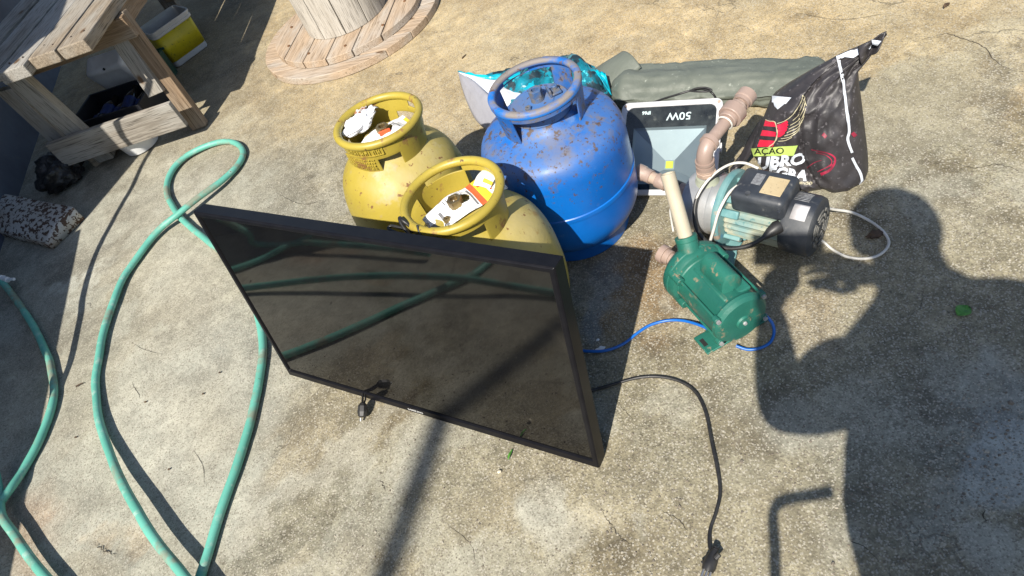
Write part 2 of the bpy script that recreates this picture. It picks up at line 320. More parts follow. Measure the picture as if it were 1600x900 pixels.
def build_ground():
    def axis(lo, hi, st, far):
        c = list(np.arange(lo, hi+1e-6, st)); g = st; a = hi; out = []
        while a < far: g *= 1.35; a += g; out.append(a)
        g = st; a = lo; left = []
        while a > -far: g *= 1.35; a -= g; left.append(a)
        return np.array(left[::-1]+c+out)
    X = axis(-2.0, 2.0, .0125, 90); Y = axis(.1, 4.3, .0125, 90)
    gx, gy = np.meshgrid(X, Y); nx, ny = len(X), len(Y); x = gx.ravel(); y = gy.ravel()
    C = np.stack([x, y, np.full_like(x, -CH)], 1) @ RW; dep = np.maximum(C[:,2], .05)
    px = PPX+FPX*C[:,0]/dep; py = PPY+FPX*C[:,1]/dep
    bad = C[:,2] < .2; px[bad] = 2500; py[bad] = 1600; px = np.clip(px, -2500, 3500); py = np.clip(py, -800, 2000)
    n1 = fbm(x, y, 1.3, 5, 3)-.5; n2 = fbm(x, y, 5, 5, 21)-.5; n3 = fbm(x, y, 16, 4, 45)-.5; n4 = fbm(x, y, 2.6, 5, 77)-.5
    wx = px+160*n2+70*n3; wy = py+160*n4+70*n3                   # ragged pixel-placed patches
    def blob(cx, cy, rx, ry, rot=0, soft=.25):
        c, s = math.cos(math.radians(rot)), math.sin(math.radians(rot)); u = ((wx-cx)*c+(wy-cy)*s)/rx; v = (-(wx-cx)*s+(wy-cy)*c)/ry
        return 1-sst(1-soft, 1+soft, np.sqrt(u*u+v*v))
    base = np.array([.262,.232,.172]); col = np.tile(base, (len(x), 1)); agg = np.full(len(x), .85)
    def lay(mask, c, a=1.0, ag=None):
        nonlocal col, agg
        mk = (mask*a)[:,None]; col = col*(1-mk)+np.array(c)*mk
        if ag is not None: agg = agg*(1-mask)+ag*mask
    top = sst(300, 130, wy-.02*(wx-700)); lay(top, (.43,.345,.235), .9, .35)
    left = sst(560, 340, wx-.12*(wy-500))*(1-top); lay(left, (.335,.308,.258), .9, .18)
    lay(blob(300, 560, 150, 330, 12, .35), (.385,.362,.312), .8, .12)
    lay(blob(330, 800, 120, 90, -20, .4), (.375,.352,.302), .6, .12)
    lay(blob(150, 620, 60, 180, 8), (.28,.262,.22), .5)
    lay(blob(1430, 150, 190, 85, -15, .10), (.29,.272,.228), .9, .15)
    lay(blob(1560, 60, 170, 60, -10), (.40,.36,.285), .7, .3)
    lay(blob(1250, 60, 230, 60, -8, .4), (.42,.345,.24), .7, .5)
    lay(blob(1480, 250, 200, 50, -18, .15), (.225,.205,.155), .7, 1)
    lay(blob(1560, 140, 40, 22, 0, .3), (.40,.39,.345), .9, .1)
    lay(blob(1575, 120, 70, 90, 20, .4), (.27,.235,.185), .5, .9)
    lay(blob(640, 480, 200, 60, -25, .4), (.30,.28,.23), .5, .5)
    lay(blob(540, 745, 130, 40, -28, .12), (.36,.34,.295), .85, .15)
    lay(blob(640, 690, 90, 22, -28, .3), (.33,.31,.265), .7, .2)
    lay(blob(500, 830, 150, 42, -30, .12), (.205,.19,.148), .75, .8)
    lay(blob(470, 705, 60, 40, -30, .5), (.33,.275,.195), .5)
    lay(blob(700, 850, 170, 70, -40, .4), (.32,.275,.20), .6, .6)
    lay(blob(830, 800, 34, 55, -15, .22), (.43,.415,.37), .9, .1)
    lay(blob(865, 850, 22, 30, 20, .3), (.43,.41,.36), .7, .2)
    lay(blob(910, 840, 45, 26, 20, .3), (.39,.355,.285), .6, .3)
    lay(blob(720, 860, 60, 22, -40, .4), (.40,.375,.31), .6, .2)
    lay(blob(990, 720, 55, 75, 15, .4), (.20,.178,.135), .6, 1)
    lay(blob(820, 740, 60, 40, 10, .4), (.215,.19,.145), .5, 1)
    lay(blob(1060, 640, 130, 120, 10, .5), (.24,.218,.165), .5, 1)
    lay(blob(1020, 480, 65, 75, 15, .4), (.235,.155,.088), .7)
    lay(blob(955, 480, 30, 60, 10, .3), (.20,.225,.26), .7, .15)
    lay(blob(1290, 520, 60, 40, -15, .5), (.33,.255,.18), .55)
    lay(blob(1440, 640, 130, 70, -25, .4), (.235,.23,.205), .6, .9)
    lay(blob(1550, 700, 80, 85, 25, .12), (.37,.375,.365), .8, .12)
    lay(blob(1530, 590, 70, 30, -30, .3), (.31,.31,.295), .6, .2)
    lay(blob(1490, 760, 120, 45, -60, .3), (.33,.33,.305), .55, .3)
    lay(blob(1570, 850, 60, 40, 10, .3), (.35,.345,.32), .6, .2)
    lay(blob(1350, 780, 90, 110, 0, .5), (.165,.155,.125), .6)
    lay(blob(1330, 850, 30, 45, -30, .3), (.31,.305,.28), .5, .2)
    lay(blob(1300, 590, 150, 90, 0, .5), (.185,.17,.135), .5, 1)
    lay(blob(1230, 660, 60, 40, 0, .4), (.25,.245,.225), .5, .4)
    lay(blob(1150, 740, 50, 40, 20, .4), (.37,.34,.265), .6, .35)
    lay(blob(1250, 850, 110, 70, 20, .4), (.345,.31,.235), .5, .6)
    lay(blob(1450, 330, 130, 50, -10, .5), (.31,.28,.22), .5, .7)
    lay(blob(640, 410, 70, 300, 70, .5)*(1-top)*(wx < 600), (.215,.202,.165), .5, .6)
    lay(blob(470, 240, 90, 40, -30, .5), (.285,.255,.205), .7)
    lay(blob(430, 300, 90, 50, -30, .5), (.25,.235,.195), .6)
    lay(blob(490, 290, 45, 18, -15, .4), (.385,.35,.285), .7)
    lay(blob(25, 810, 60, 75, 0, .5), (.34,.245,.185), .65)
    lay(blob(190, 850, 45, 28, 0, .2), (.36,.295,.225), .7, .3)
    lay(blob(190, 850, 62, 44, 0, .2)-blob(190, 850, 46, 29, 0, .2), (.37,.355,.315), .6, .1)
    lay(blob(60, 440, 90, 110, 20, .5), (.23,.22,.195), .6, .25)
    lay(blob(100, 440, 60, 9, -12, .4), (.46,.45,.41), .8)
    lay(blob(110, 470, 60, 8, -18, .5), (.43,.42,.385), .6)
    lay(blob(330, 75, 110, 110, 0, .5), (.215,.205,.18), .6, .2)
    col = np.maximum(col, .03)
    u_ = (px*.9+py*.42); w_ = (py*.9-px*.42); strk = fbm(u_/900, w_/110, 3.0, 5, 91)-.5
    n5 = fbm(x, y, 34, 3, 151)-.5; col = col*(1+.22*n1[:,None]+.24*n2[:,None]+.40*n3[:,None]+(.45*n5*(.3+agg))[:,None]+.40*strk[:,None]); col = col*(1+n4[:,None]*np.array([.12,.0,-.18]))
    dst = sst(.57, .64, fbm(x, y, 7.5, 6, 61))*.42*(.25+.75*agg); col = col*(1-dst[:,None]*np.array([.75,.8,.85]))
    lim = sst(.585, .63, fbm(x, y, 5.1, 6, 131))*.42*(.4+.6*(1-top)); col = col*(1-lim[:,None])+np.array([.40,.385,.335])*lim[:,None]; agg = agg*(1-lim)
    tl_ = top[:,None]; le_ = (left*(1-top))[:,None]; col = col*(tl_*np.array([.88,.85,.70])+le_*np.array([.88,.91,.86])+(1-tl_-le_)*np.array([.83,.84,.77]))
    # trowel arcs in the smooth cement
    rr_ = np.hypot(px-640, (py-1050)*1.05); arc = np.exp(-((rr_-610-25*n2)/3.5)**2)*.5+np.exp(-((rr_-560-30*n1)/5)**2)*.3; col = col*(1+.28*(arc*(px < 470)*(py > 380))[:,None])
    z = (.0045*n1+.003*n2+.0022*n3*(.4+agg)); z += .0018*blob(520, 770, 140, 24, -28, .15)+.0022*blob(830, 800, 34, 55, -15, .15)+.002*blob(1570, 850, 60, 40, 10, .15)-.004*blob(190, 850, 45, 28, 0, .15)
    z -= z.max()*.6
    far = np.hypot(x, y-2) > 6; z[far] = 0
    me = bpy.data.meshes.new('concrete_ground'); me.vertices.add(len(x)); me.vertices.foreach_set('co', np.stack([x, y, z], 1).ravel())
    i = np.arange((nx-1)*(ny-1)); r = i//(nx-1); c = i % (nx-1); q = np.stack([r*nx+c, r*nx+c+1, (r+1)*nx+c+1, (r+1)*nx+c], 1)
    me.loops.add(q.size); me.loops.foreach_set('vertex_index', q.ravel().astype(np.int32)); me.polygons.add(len(q))
    me.polygons.foreach_set('loop_start', (np.arange(len(q))*4).astype(np.int32))
    me.update(calc_edges=True); me.validate(); me.shade_smooth()
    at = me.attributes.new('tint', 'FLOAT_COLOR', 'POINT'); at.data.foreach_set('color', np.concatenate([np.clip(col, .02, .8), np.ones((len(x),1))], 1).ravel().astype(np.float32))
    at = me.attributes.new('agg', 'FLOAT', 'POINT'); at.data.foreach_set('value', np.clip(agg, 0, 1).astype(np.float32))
    mt = bpy.data.materials.new('weathered_concrete'); mt.use_nodes = True; nt = mt.node_tree; b = nt.nodes['Principled BSDF']; L = nt.links.new
    a1 = _n(nt, 'ShaderNodeAttribute', attribute_name='tint'); a2 = _n(nt, 'ShaderNodeAttribute', attribute_name='agg'); tc = _n(nt, 'ShaderNodeTexCoord')
    def nz(s, d=4, rg=.6):
        n = _n(nt, 'ShaderNodeTexNoise'); n.inputs['Scale'].default_value = s; n.inputs['Detail'].default_value = d; n.inputs['Roughness'].default_value = rg; L(tc.outputs['Object'], n.inputs['Vector']); return n.outputs[0]
    def vo(s, f='F1', rnd=1):
        n = _n(nt, 'ShaderNodeTexVoronoi', feature=f); n.inputs['Scale'].default_value = s; L(tc.outputs['Object'], n.inputs['Vector']); return n
    c = a1.outputs['Color']; fa = a2.outputs['Fac']
    f1 = nz(45, 5, .7); f2 = nz(210, 3, .7)
    def cen(v, k0, k1):
        k = _math(nt, 'MULTIPLY_ADD', fa, k1-k0); nt.nodes[-1].inputs[2].default_value = k0
        return _math(nt, 'MULTIPLY', _math(nt, 'SUBTRACT', v, .5), k)
    f3 = nz(15, 6, .7)
    mul = _math(nt, 'ADD', _math(nt, 'ADD', cen(f1, .55, 1.5), cen(f2, .7, 1.7)), _math(nt, 'MULTIPLY', _math(nt, 'SUBTRACT', f3, .5), .9))
    sc = _n(nt, 'ShaderNodeVectorMath', operation='SCALE'); L(c, sc.inputs[0]); L(_math(nt, 'MAXIMUM', _math(nt, 'ADD', mul, 1.0), .25), sc.inputs['Scale'])
    c = sc.outputs[0]
    pit = _math(nt, 'MULTIPLY', _ramp(nt, nz(75, 4, .75), .60, .70), _math(nt, 'MULTIPLY_ADD', fa, .5)); nt.nodes[-1].inputs[2].default_value = .12
    c = _mix(nt, pit, c, (.09,.08,.06))
    # exposed aggregate: cells of differing shade
    v1 = vo(150); hsv = _n(nt, 'ShaderNodeSeparateColor'); L(v1.outputs['Color'], hsv.inputs[0])
    inside = _ramp(nt, v1.outputs['Distance'], .42, .22)
    pale = _math(nt, 'MULTIPLY', _math(nt, 'MULTIPLY', _ramp(nt, hsv.outputs[0], .62, .80), inside), _math(nt, 'MULTIPLY', fa, .7))
    c = _mix(nt, pale, c, (.46,.425,.345))
    dk = _math(nt, 'MULTIPLY', _math(nt, 'MULTIPLY', _ramp(nt, hsv.outputs[1], .70, .86), inside), _math(nt, 'MULTIPLY', fa, .75))
    c = _mix(nt, dk, c, (.105,.09,.065))
    v2 = vo(330); h2 = _n(nt, 'ShaderNodeSeparateColor'); L(v2.outputs['Color'], h2.inputs[0])
    c = _mix(nt, _math(nt, 'MULTIPLY', _ramp(nt, h2.outputs[0], .80, .9), .55), c, (.12,.10,.075))
    c = _mix(nt, _math(nt, 'MULTIPLY', _ramp(nt, h2.outputs[1], .82, .92), .5), c, (.46,.43,.36))
    # hairline cracks, only here and there
    wn = _n(nt, 'ShaderNodeVectorMath', operation='MULTIPLY_ADD'); nn = _n(nt, 'ShaderNodeTexNoise'); nn.inputs['Scale'].default_value = 6; nn.inputs['Detail'].default_value = 6; L(tc.outputs['Object'], nn.inputs['Vector'])
    L(nn.outputs['Color'], wn.inputs[0]); wn.inputs[1].default_value = (.35,.35,.35); L(tc.outputs['Object'], wn.inputs[2])
    v3 = _n(nt, 'ShaderNodeTexVoronoi', feature='DISTANCE_TO_EDGE'); v3.inputs['Scale'].default_value = 1.7; L(wn.outputs[0], v3.inputs['Vector'])
    crack = _math(nt, 'MULTIPLY', _ramp(nt, v3.outputs['Distance'], .006, .0015), _ramp(nt, nz(2.3, 3), .52, .60))
    c = _mix(nt, _math(nt, 'MULTIPLY', crack, .5), c, (.07,.06,.045))
    L(c, b.inputs['Base Color']); b.inputs['Roughness'].default_value = .86; b.inputs['Specular IOR Level'].default_value = .3
    bp = _n(nt, 'ShaderNodeBump'); bp.inputs['Strength'].default_value = .55; bp.inputs['Distance'].default_value = .0035
    h = _math(nt, 'ADD', _math(nt, 'MULTIPLY', f1, .8), _math(nt, 'MULTIPLY', f2, .7))
    h = _math(nt, 'ADD', h, _math(nt, 'MULTIPLY', _math(nt, 'MULTIPLY', inside, fa), .35)); h = _math(nt, 'SUBTRACT', h, crack)
    L(h, bp.inputs['Height']); L(bp.outputs[0], b.inputs['Normal'])
    me.materials.append(mt)
    o = bpy.data.objects.new('concrete_ground', me); COL.objects.link(o); tag(o, 'weathered tan and grey concrete yard floor with stains and pebbly aggregate', kind='structure')
build_ground()

# loose grit and exposed stones
def grit():
    mb = MB(); rnd = random.Random(3)
    k = 0
    while k < 5200:
        px = rnd.uniform(430, 1600); py = rnd.uniform(180, 900)
        if rnd.random() > .25+.75*min(1, max(0, (px-500)/700))*min(1, max(0, (py-150)/450)): continue
        p = G(px, py, -.0022); r = rnd.choice([.0012,.0014,.0018,.0022,.0026,.0034]); 
        if rnd.random() < .01: r *= 1.7
        a = rnd.uniform(0, 6.28); st = rnd.uniform(.6, 1); v = []
        for j in range(6):
            c = a+j*1.047; q = rnd.uniform(.75, 1.15); v.append((p.x+r*q*math.cos(c), p.y+r*q*st*math.sin(c), p.z))
        v += [(p.x+(w[0]-p.x)*.55, p.y+(w[1]-p.y)*.55, p.z+r*rnd.uniform(.55,.95)) for w in v[:6]]
        mb.add(v, [(j, (j+1)%6, 6+(j+1)%6, 6+j) for j in range(6)]+[tuple(range(6, 12))], 0 if rnd.random() < .5 else 1); k += 1
    o = mb.build('grit', [m_stone, m_stone2], fix=False); tag(o, 'pale and dark grit and small stones bedded in the concrete', kind='stuff')
grit()

def cracks():
    rnd = random.Random(11); mt = M('crack_dirt', (.045,.038,.028), .95)
    L_ = [([(147,848),(158,857),(170,863),(181,869)],.0042),([(1540,783),(1538,805),(1546,826),(1563,850),(1580,868)],.003),([(1440,62),(1478,52),(1505,60),(1536,72),(1560,98),(1590,112)],.0028),([(938,795),(955,820),(972,842),(990,850)],.003),([(1062,640),(1110,633),(1160,631)],.0022),([(594,748),(598,758),(602,766)],.0034),([(1255,848),(1300,842),(1345,850),(1375,880)],.0022),([(958,618),(975,640),(990,655)],.002),([(700,820),(735,850),(742,885)],.0018),([(205,596),(214,612),(219,622)],.0022),([(205,536),(232,548),(252,552)],.0016),([(1240,18),(1310,30),(1390,20)],.0024),([(860,560),(905,575)],.002),([(1030,795),(1060,812),(1075,830)],.0024),([(1490,250),(1520,262),(1560,256),(1600,270)],.0026),([(300,700),(316,728),(318,760)],.0014),([(430,300),(470,318),(505,312)],.002)]
    for P, w in L_:
        pts = smooth_path([G(x, y, 0) for x, y in P], 9); v = []
        for i, p in enumerate(pts):
            d = (pts[min(i+1,len(pts)-1)]-pts[max(i-1,0)]).normalized(); n = Vector((-d.y, d.x, 0)); o = n*rnd.uniform(-1,1)*w*.8; e = min(1, 3*min(i, len(pts)-1-i)/len(pts)+.1); ww = w*e*rnd.uniform(.35,1)
            q = p+o; q.z = -.0012; v += [q+n*ww/2, q-n*ww/2]
        mb = MB(); mb.add(v, [(2*i, 2*i+1, 2*i+3, 2*i+2) for i in range(len(pts)-1)]); o = mb.build('ground_crack', mt, None, fix=False); tag(o, 'dark jagged crack in the concrete', kind='structure')
cracks()

# ------------------------------------------------------------------ house wall and low wall at the left
t = thing('house_wall', 'dark blue grey plastered house wall behind the wooden workbench', 'wall', (-2.05, 4.6, 0))
MB().box((-2.25, 2.12, -.02), (-1.86, 7.0, 1.85)).build('wall', m_wallp, t, bevel=.01)
MB().box((-2.30, 2.07, 1.853), (-1.855, 7.05, 1.90)).build('coping', M('coping_cement', (.3,.29,.27), .85, bump=[(30,.4,.004)]), t, bevel=.008)
t = thing('low_wall', 'low plastered garden wall beside the coiled hoses', 'wall', (-2.0, .5, 0))
MB().box((-2.05, -3.5, -.02), (-1.86, 2.115, .66)).build('wall', m_wallp, t, bevel=.008)
MB().box((-2.08, -3.5, .663), (-1.84, 2.115, .71)).build('coping', bpy.data.materials['coping_cement'], t, bevel=.008)

# ------------------------------------------------------------------ workbench
def board(name, parent, p0, p1, w, th, side, mat, jit=.0012, bevel=.003):
    """plank from p0 to p1 (centre line); 'side' is the direction of its width"""
    p0 = Vector(p0); p1 = Vector(p1); x = (p1-p0); ln = x.length; x.normalize(); y = Vector(side); y = (y-x*y.dot(x)).normalized(); z = x.cross(y)
    n = max(2, int(ln/.06)); mb = MB(); rnd = random.Random(name+str(round(p0.x*91+p0.y*57+p0.z*13, 3)))
    ofs = rnd.uniform(0, 50); pts = []
    def P(i, a, b):
        u = -ln/2+ln*i/n; q = Vector((u*3+ofs, a*2, b*2))
        e = mnoise.noise(q)*jit*2; g = mnoise.noise(q*3.1)*jit
        return (u, a*w/2+a*e, b*th/2+b*g)
    for i in range(n+1): pts += [P(i,-1,-1), P(i,1,-1), P(i,1,1), P(i,-1,1)]
    f = [(0,1,2,3), tuple(n*4+k for k in (3,2,1,0))]
    for i in range(n):
        for k in range(4): f.append((i*4+k, (i+1)*4+k, (i+1)*4+(k+1)%4, i*4+(k+1)%4))
    mb.add(pts, f); o = mb.build(name, mat, None, smooth=False, bevel=bevel)
    mw = Matrix.Identity(4); c = (p0+p1)/2
    for i in range(3): mw[i][0] = x[i]; mw[i][1] = y[i]; mw[i][2] = z[i]; mw[i][3] = c[i]
    o.parent = parent; o.matrix_basis = wm(parent).inverted() @ mw; return o
t = thing('workbench', 'rough weathered plank workbench standing against the dark wall', 'workbench', (-1.2, 3.3, 0))
A = G(130, 62.6, .57); A.z = 0; D = Vector((.284,.959,0)).normalized(); Wd = Vector((-D.y, D.x, 0))
off = 0; stag = [0, .0, -.03, .01, .02, .03]; wid = [.118,.116,.124,.122,.12,.12]; gaps = [.011,.009,.013,.030,.008,.0]
for i in range(5):
    c = A+Wd*(off+wid[i]/2)+D*(stag[i]); z = .547+[0,.001,-.002,0,.001,0][i]
    board('plank', t, c+Vector((0,0,z)), c+D*1.9+Vector((0,0,z)), wid[i], .046, Wd, [m_wood, m_wood, m_woodg, m_woodg, m_woodg][i], .002, .004)
    off += wid[i]+gaps[i]
mnl = M('dark_nail', (.07,.05,.04), .6, .4)
off = 0
for i in range(5):
    for q in (.28, .72):
        c = A+Wd*(off+wid[i]*q)+D*(stag[i]+.06+.012*((i*7+int(q*10)) % 3)); mb = MB(); mb.lathe([(0,.5725),(.0035,.5725),(.0045,.568)], 8, 0, Matrix.Translation((c.x, c.y, 0))); mb.build('nail_head', mnl, t)
    off += wid[i]+gaps[i]
LR = Vector((-.945, 2.985, 0)); LL = Vector((-1.47, 3.135, 0)); E = (LL-LR).normalized()
upv = Vector((0,0,1))
LT = LR+Vector((.0,.115,.52))
board('leg', t, LR+D*.035, LT, .07, .04, E, m_woodb, .001, .004)
board('leg_batten', t, LR+E*.058+Vector((0,.035,.20)), LR+E*.058+Vector((.0,.12,.52)), .075, .03, E, m_woodg, .001)
board('leg', t, G(168,246,.015), G(16,112,.51), .085, .045, E, m_woodg, .001, .004)
board('leg_batten', t, G(122,246,.04), G(8,138,.44), .075, .03, E, m_woodg, .001)
board('stretcher', t, Vector((-.945,2.918,.135)), Vector((-1.535,3.075,.135)), .12, .026, (0,0,1), m_woodg, .002, .003)
board('apron', t, LR+E*-.03+Vector((0,.07,.475)), LL+E*.05+Vector((0,.05,.475)), .09, .03, (0,0,1), m_woodb, .0015)
B2 = LR+D*1.38; B3 = LL+D*1.38
board('leg', t, B2+Vector((0,0,0)), B2+Vector((0,-.02,.52)), .085, .04, E, m_woodb, .001)
board('leg', t, B3, B3+Vector((0,0,.52)), .085, .04, E, m_woodg, .001)
board('apron', t, B2+E*-.02+Vector((0,-.05,.475)), B3+E*.02+Vector((0,-.05,.475)), .09, .03, (0,0,1), m_woodb, .001)
board('stretcher', t, B2+E*-.03+Vector((.03,-.06,.16)), B3+Vector((0,-.04,.16)), .11, .026, (0,0,1), m_woodb, .001)
board('side_rail', t, LR+E*.04+D*.07+Vector((0,0,.49)), B2+E*.04-D*.05+Vector((0,0,.49)), .07, .03, (0,0,1), m_woodb, .001)

# foot block under the left leg
o = MB().box((-.055,-.04,0), (.055,.04,.07)).build('wood_block', m_wood, None, bevel=.004); o.matrix_basis = Matrix.Translation(G(160,252)+Vector((0,.03,0))) @ Matrix.Rotation(.5, 4, 'Z')
tag(o, 'short offcut of timber on the floor under the bench stretcher', 'wood block')

# ------------------------------------------------------------------ things under and by the bench
def pail(o, rz):
    t = thing('pail', 'yellow printed rectangular plastic pail with milky open rim beside bench leg', 'pail', Matrix.Translation(o) @ Matrix.Rotation(rz, 4, 'Z'))
    def ring(hx, hy, r, z, n=6):
        P = []
        for cx, cy, a0 in ((hx-r, hy-r, 0), (-hx+r, hy-r, 90), (-hx+r, -hy+r, 180), (hx-r, -hy+r, 270)):
            for k in range(n+1): a = math.radians(a0+90*k/n); P.append((cx+r*math.cos(a), cy+r*math.sin(a), z))
        return P
    def shell(prof, name, mat, cap0=False, par=t, solid=0):
        mb = MB(); v = []; 
        for (hx, hy, r, z) in prof: v += ring(hx, hy, r, z)
        k = 28; f = []
        for i in range(len(prof)-1):
            for j in range(k): f.append((i*k+j, i*k+(j+1)%k, (i+1)*k+(j+1)%k, (i+1)*k+j))
        if cap0: f.append(tuple(range(k))[::-1])
        mb.add(v, f); return mb.build(name, mat, par, world=False, angle=40, solid=solid)
    shell([(.098,.072,.02,0),(.102,.076,.022,.004),(.103,.077,.022,.03),(.112,.086,.026,.19),(.1105,.0845,.025,.19),(.101,.075,.02,.006),(.01,.01,.005,.006)], 'bucket_body', m_trans, True)
    shell([(.1045,.0785,.022,.032),(.1115,.0855,.026,.165)], 'print_band', m_ymud, False, solid=.0008)
    shell([(.1135,.0875,.026,.168),(.118,.092,.028,.170),(.118,.092,.028,.180),(.1155,.0895,.027,.181),(.1165,.0905,.027,.193),(.120,.094,.028,.194),(.120,.094,.028,.203),(.1125,.0865,.025,.203),(.1115,.0855,.025,.190)], 'rim', m_trans)
    for lo_, hi_ in (((-.128,-.012,.178), (-.12,.012,.198)), ((.12,-.012,.178), (.128,.012,.198))): mb = MB(); mb.box(lo_, hi_); mb.build('handle_lug', m_white, t, world=False, bevel=.002)
    mb = MB(); mb.lathe([(.0,.0),(.012,.0)], 16, 0, Matrix.Translation((.035,-.0835,.135)) @ Matrix.Rotation(math.radians(90), 4, 'X')); mb.build('round_mark', m_lgrey, t, world=False)
pail(Vector((-1.015, 3.86, 0)), math.radians(30))

def bent_plate(name, label, cat, P, th, mat):
    mb = MB(); mb.add(P, [tuple(range(len(P)))]); o = mb.build(name, mat, None, solid=th); tag(o, label, cat); return o
# white canister under the bench: square jug with rounded edges lying against the crate
cw = G(178, 112, .17); 
o = MB().box((-.105,-.055,-.07), (.105,.055,.07)).build('canister', M('bright_white_plastic', (.82,.83,.84), .4), None, bevel=.022, seg=4); o.matrix_basis = frame(cw+Vector((.0,.03,.0)), (.93,-.30,.0), (-.2,-.35,.85)); tag(o, 'white plastic canister lying on the bottle crate under the bench', 'canister')
m2 = MB().lathe([(0,.0),(.006,0),(.006,.006),(0,.006)], 14, 0, Matrix.Translation((.01,-.05,.068))); q = m2.build('cap', m_dark, None, smooth=True); q.parent = o  # dark disc standing in for the small shaded hole in the canister
# bottle crate
ct = thing('bottle_crate', 'dark plastic crate full of brown bottles with blue labels under the bench', 'crate', frame(Vector((-1.28, 3.33, 0)), (.95,-.30,0)))
mb = MB()
mb.box((-.19,-.13,0), (.19,.13,.012)); mb.box((-.19,-.13,.012), (.19,-.118,.15)); mb.box((-.19,.118,.012), (.19,.13,.15)); mb.box((-.19,-.118,.012), (-.178,.118,.15)); mb.box((.178,-.118,.012), (.19,.118,.15))
mb.build('crate_body', m_crate, ct, world=False, bevel=.003)
for k in range(5):
    mb = MB()
    x = -.13+k*.062; y = -.075+.03*(k % 2); mt_ = Matrix.Translation((x, y, .075+.02*(k % 2))) @ Matrix.Rotation(math.radians(-90+3*k), 4, 'X') @ Matrix.Rotation(math.radians(20), 4, 'Z')
    bt = thing('bottle', ['brown bottle at the crate left end','brown bottle second along in the crate','middle brown bottle in the crate','brown bottle with a blue label and white roundel in the crate','blue labelled bottle at the crate end nearest the leg'][k], 'bottle', wm(ct) @ mt_, 'bottles in the crate')
    mb.lathe([(0,-.03),(.029,-.03),(.030,.08),(.027,.10),(.013,.14),(.012,.175),(0,.175)], 20); mb.build('glass_bottle', m_bottle, bt, world=False)
    MB().lathe([(.0306,0),(.0306,.075)], 20).build('label', m_blabel, bt, world=False)
    MB().lathe([(0,.178),(.0145,.178),(.0145,.166)], 16).build('cap', m_crate, bt, world=False)
    if k == 3:
        for r, mm, zz in ((.014, m_paper, .0315), (.0105, m_red, .032)):
            MB().lathe([(0,0),(r,0)], 18, 0, Matrix.Rotation(math.radians(160), 4, 'Z') @ Matrix.Translation((0,-zz,.05)) @ Matrix.Rotation(math.radians(90), 4, 'X')).build('roundel', mm, bt, world=False)
# green crate side
g0 = thing('green_crate', 'dark green plastic crate on the floor behind the bench leg', 'crate', frame(G(225,165,.0)+Vector((.03,.16,0)), (.95,-.30,0)))
mb = MB(); mb.box((-.13,-.09,0), (.13,.09,.01)); mb.box((-.13,-.09,.01), (.13,-.08,.13)); mb.box((-.13,.08,.01), (.13,.09,.13)); mb.box((-.13,-.08,.01), (-.12,.08,.13)); mb.box((.12,-.08,.01), (.13,.08,.13)); mb.build('crate_body', m_gcrate, g0, world=False, bevel=.003)
for y_ in (-.096, .096): mb = MB(); mb.box((-.14,y_-.004,.122), (.14,y_+.004,.135)); mb.build('crate_lip', m_gcrate, g0, world=False, bevel=.002)
# white bowl under the stretcher
bw = thing('bowl', 'white plastic bowl on the floor below the bench stretcher', 'bowl', G(224, 227))
MB().lathe([(.0,.004),(.062,.004),(.066,0),(.076,.004),(.090,.060),(.096,.063),(.096,.067),(.087,.067),(.073,.012),(0,.012)], 40).build('bowl_shell', m_white, bw, world=False)

def lump(name, c, R, seed, mat, label, cat, amp=.35, n=36):
    mb = MB()
    def fn(u, v):
        a = u*2*math.pi; b = (v-.5)*math.pi; d = Vector((math.cos(a)*math.cos(b), math.sin(a)*math.cos(b), math.sin(b)))
        k = 1+amp*mnoise.noise(d*1.6+Vector((seed,0,0)))+amp*.7*abs(mnoise.noise(d*4+Vector((0,seed,0))))+amp*.3*mnoise.noise(d*9)
        q = Vector((d.x*R[0], d.y*R[1], d.z*R[2]))*k; q.z = max(q.z, -R[2]*.7); return Vector(c)+q
    mb.grid(fn, n, n//2, wrap=True); o = mb.build(name, mat, None, angle=60); return tag(o, label, cat)
lump('plastic_bag', G(105, 283)+Vector((0,.0,.05)), (.085,.10,.065), 4.2, m_blob, 'crumpled black plastic bag slumped at the foot of the dark wall', 'plastic bag', .5)
# chipped enamel sheet
t = thing('enamel_panel', 'rust speckled white enamel panel lying at the foot of the dark wall', 'metal panel', frame(G(84,389)+Vector((0,0,.0)), (-.70,.71,.0)))
mb = MB()
def epan(u, v):
    # u along length (away from the yard), v across; a shallow folded tray
    return (u*.55, -v*.17-.0, .03+.035*math.sin(min(1,v*1.3)*math.pi*.5)+.004*mnoise.noise(Vector((u*6,v*5,0))))
mb.grid(epan, 24, 12); mb.build('sheet', m_enamel, t, world=False, solid=.003)
mb = MB(); mb.grid(lambda u, v: (u*.55, .0+.004*mnoise.noise(Vector((u*7,0,3))), .03*v), 24, 2); mb.grid(lambda u, v: (0, -.17*u, (.03+.035*math.sin(min(1,u*1.3)*math.pi*.5))*v), 12, 2)
mb.build('folded_edge', m_enamel, t, world=False, solid=.003)

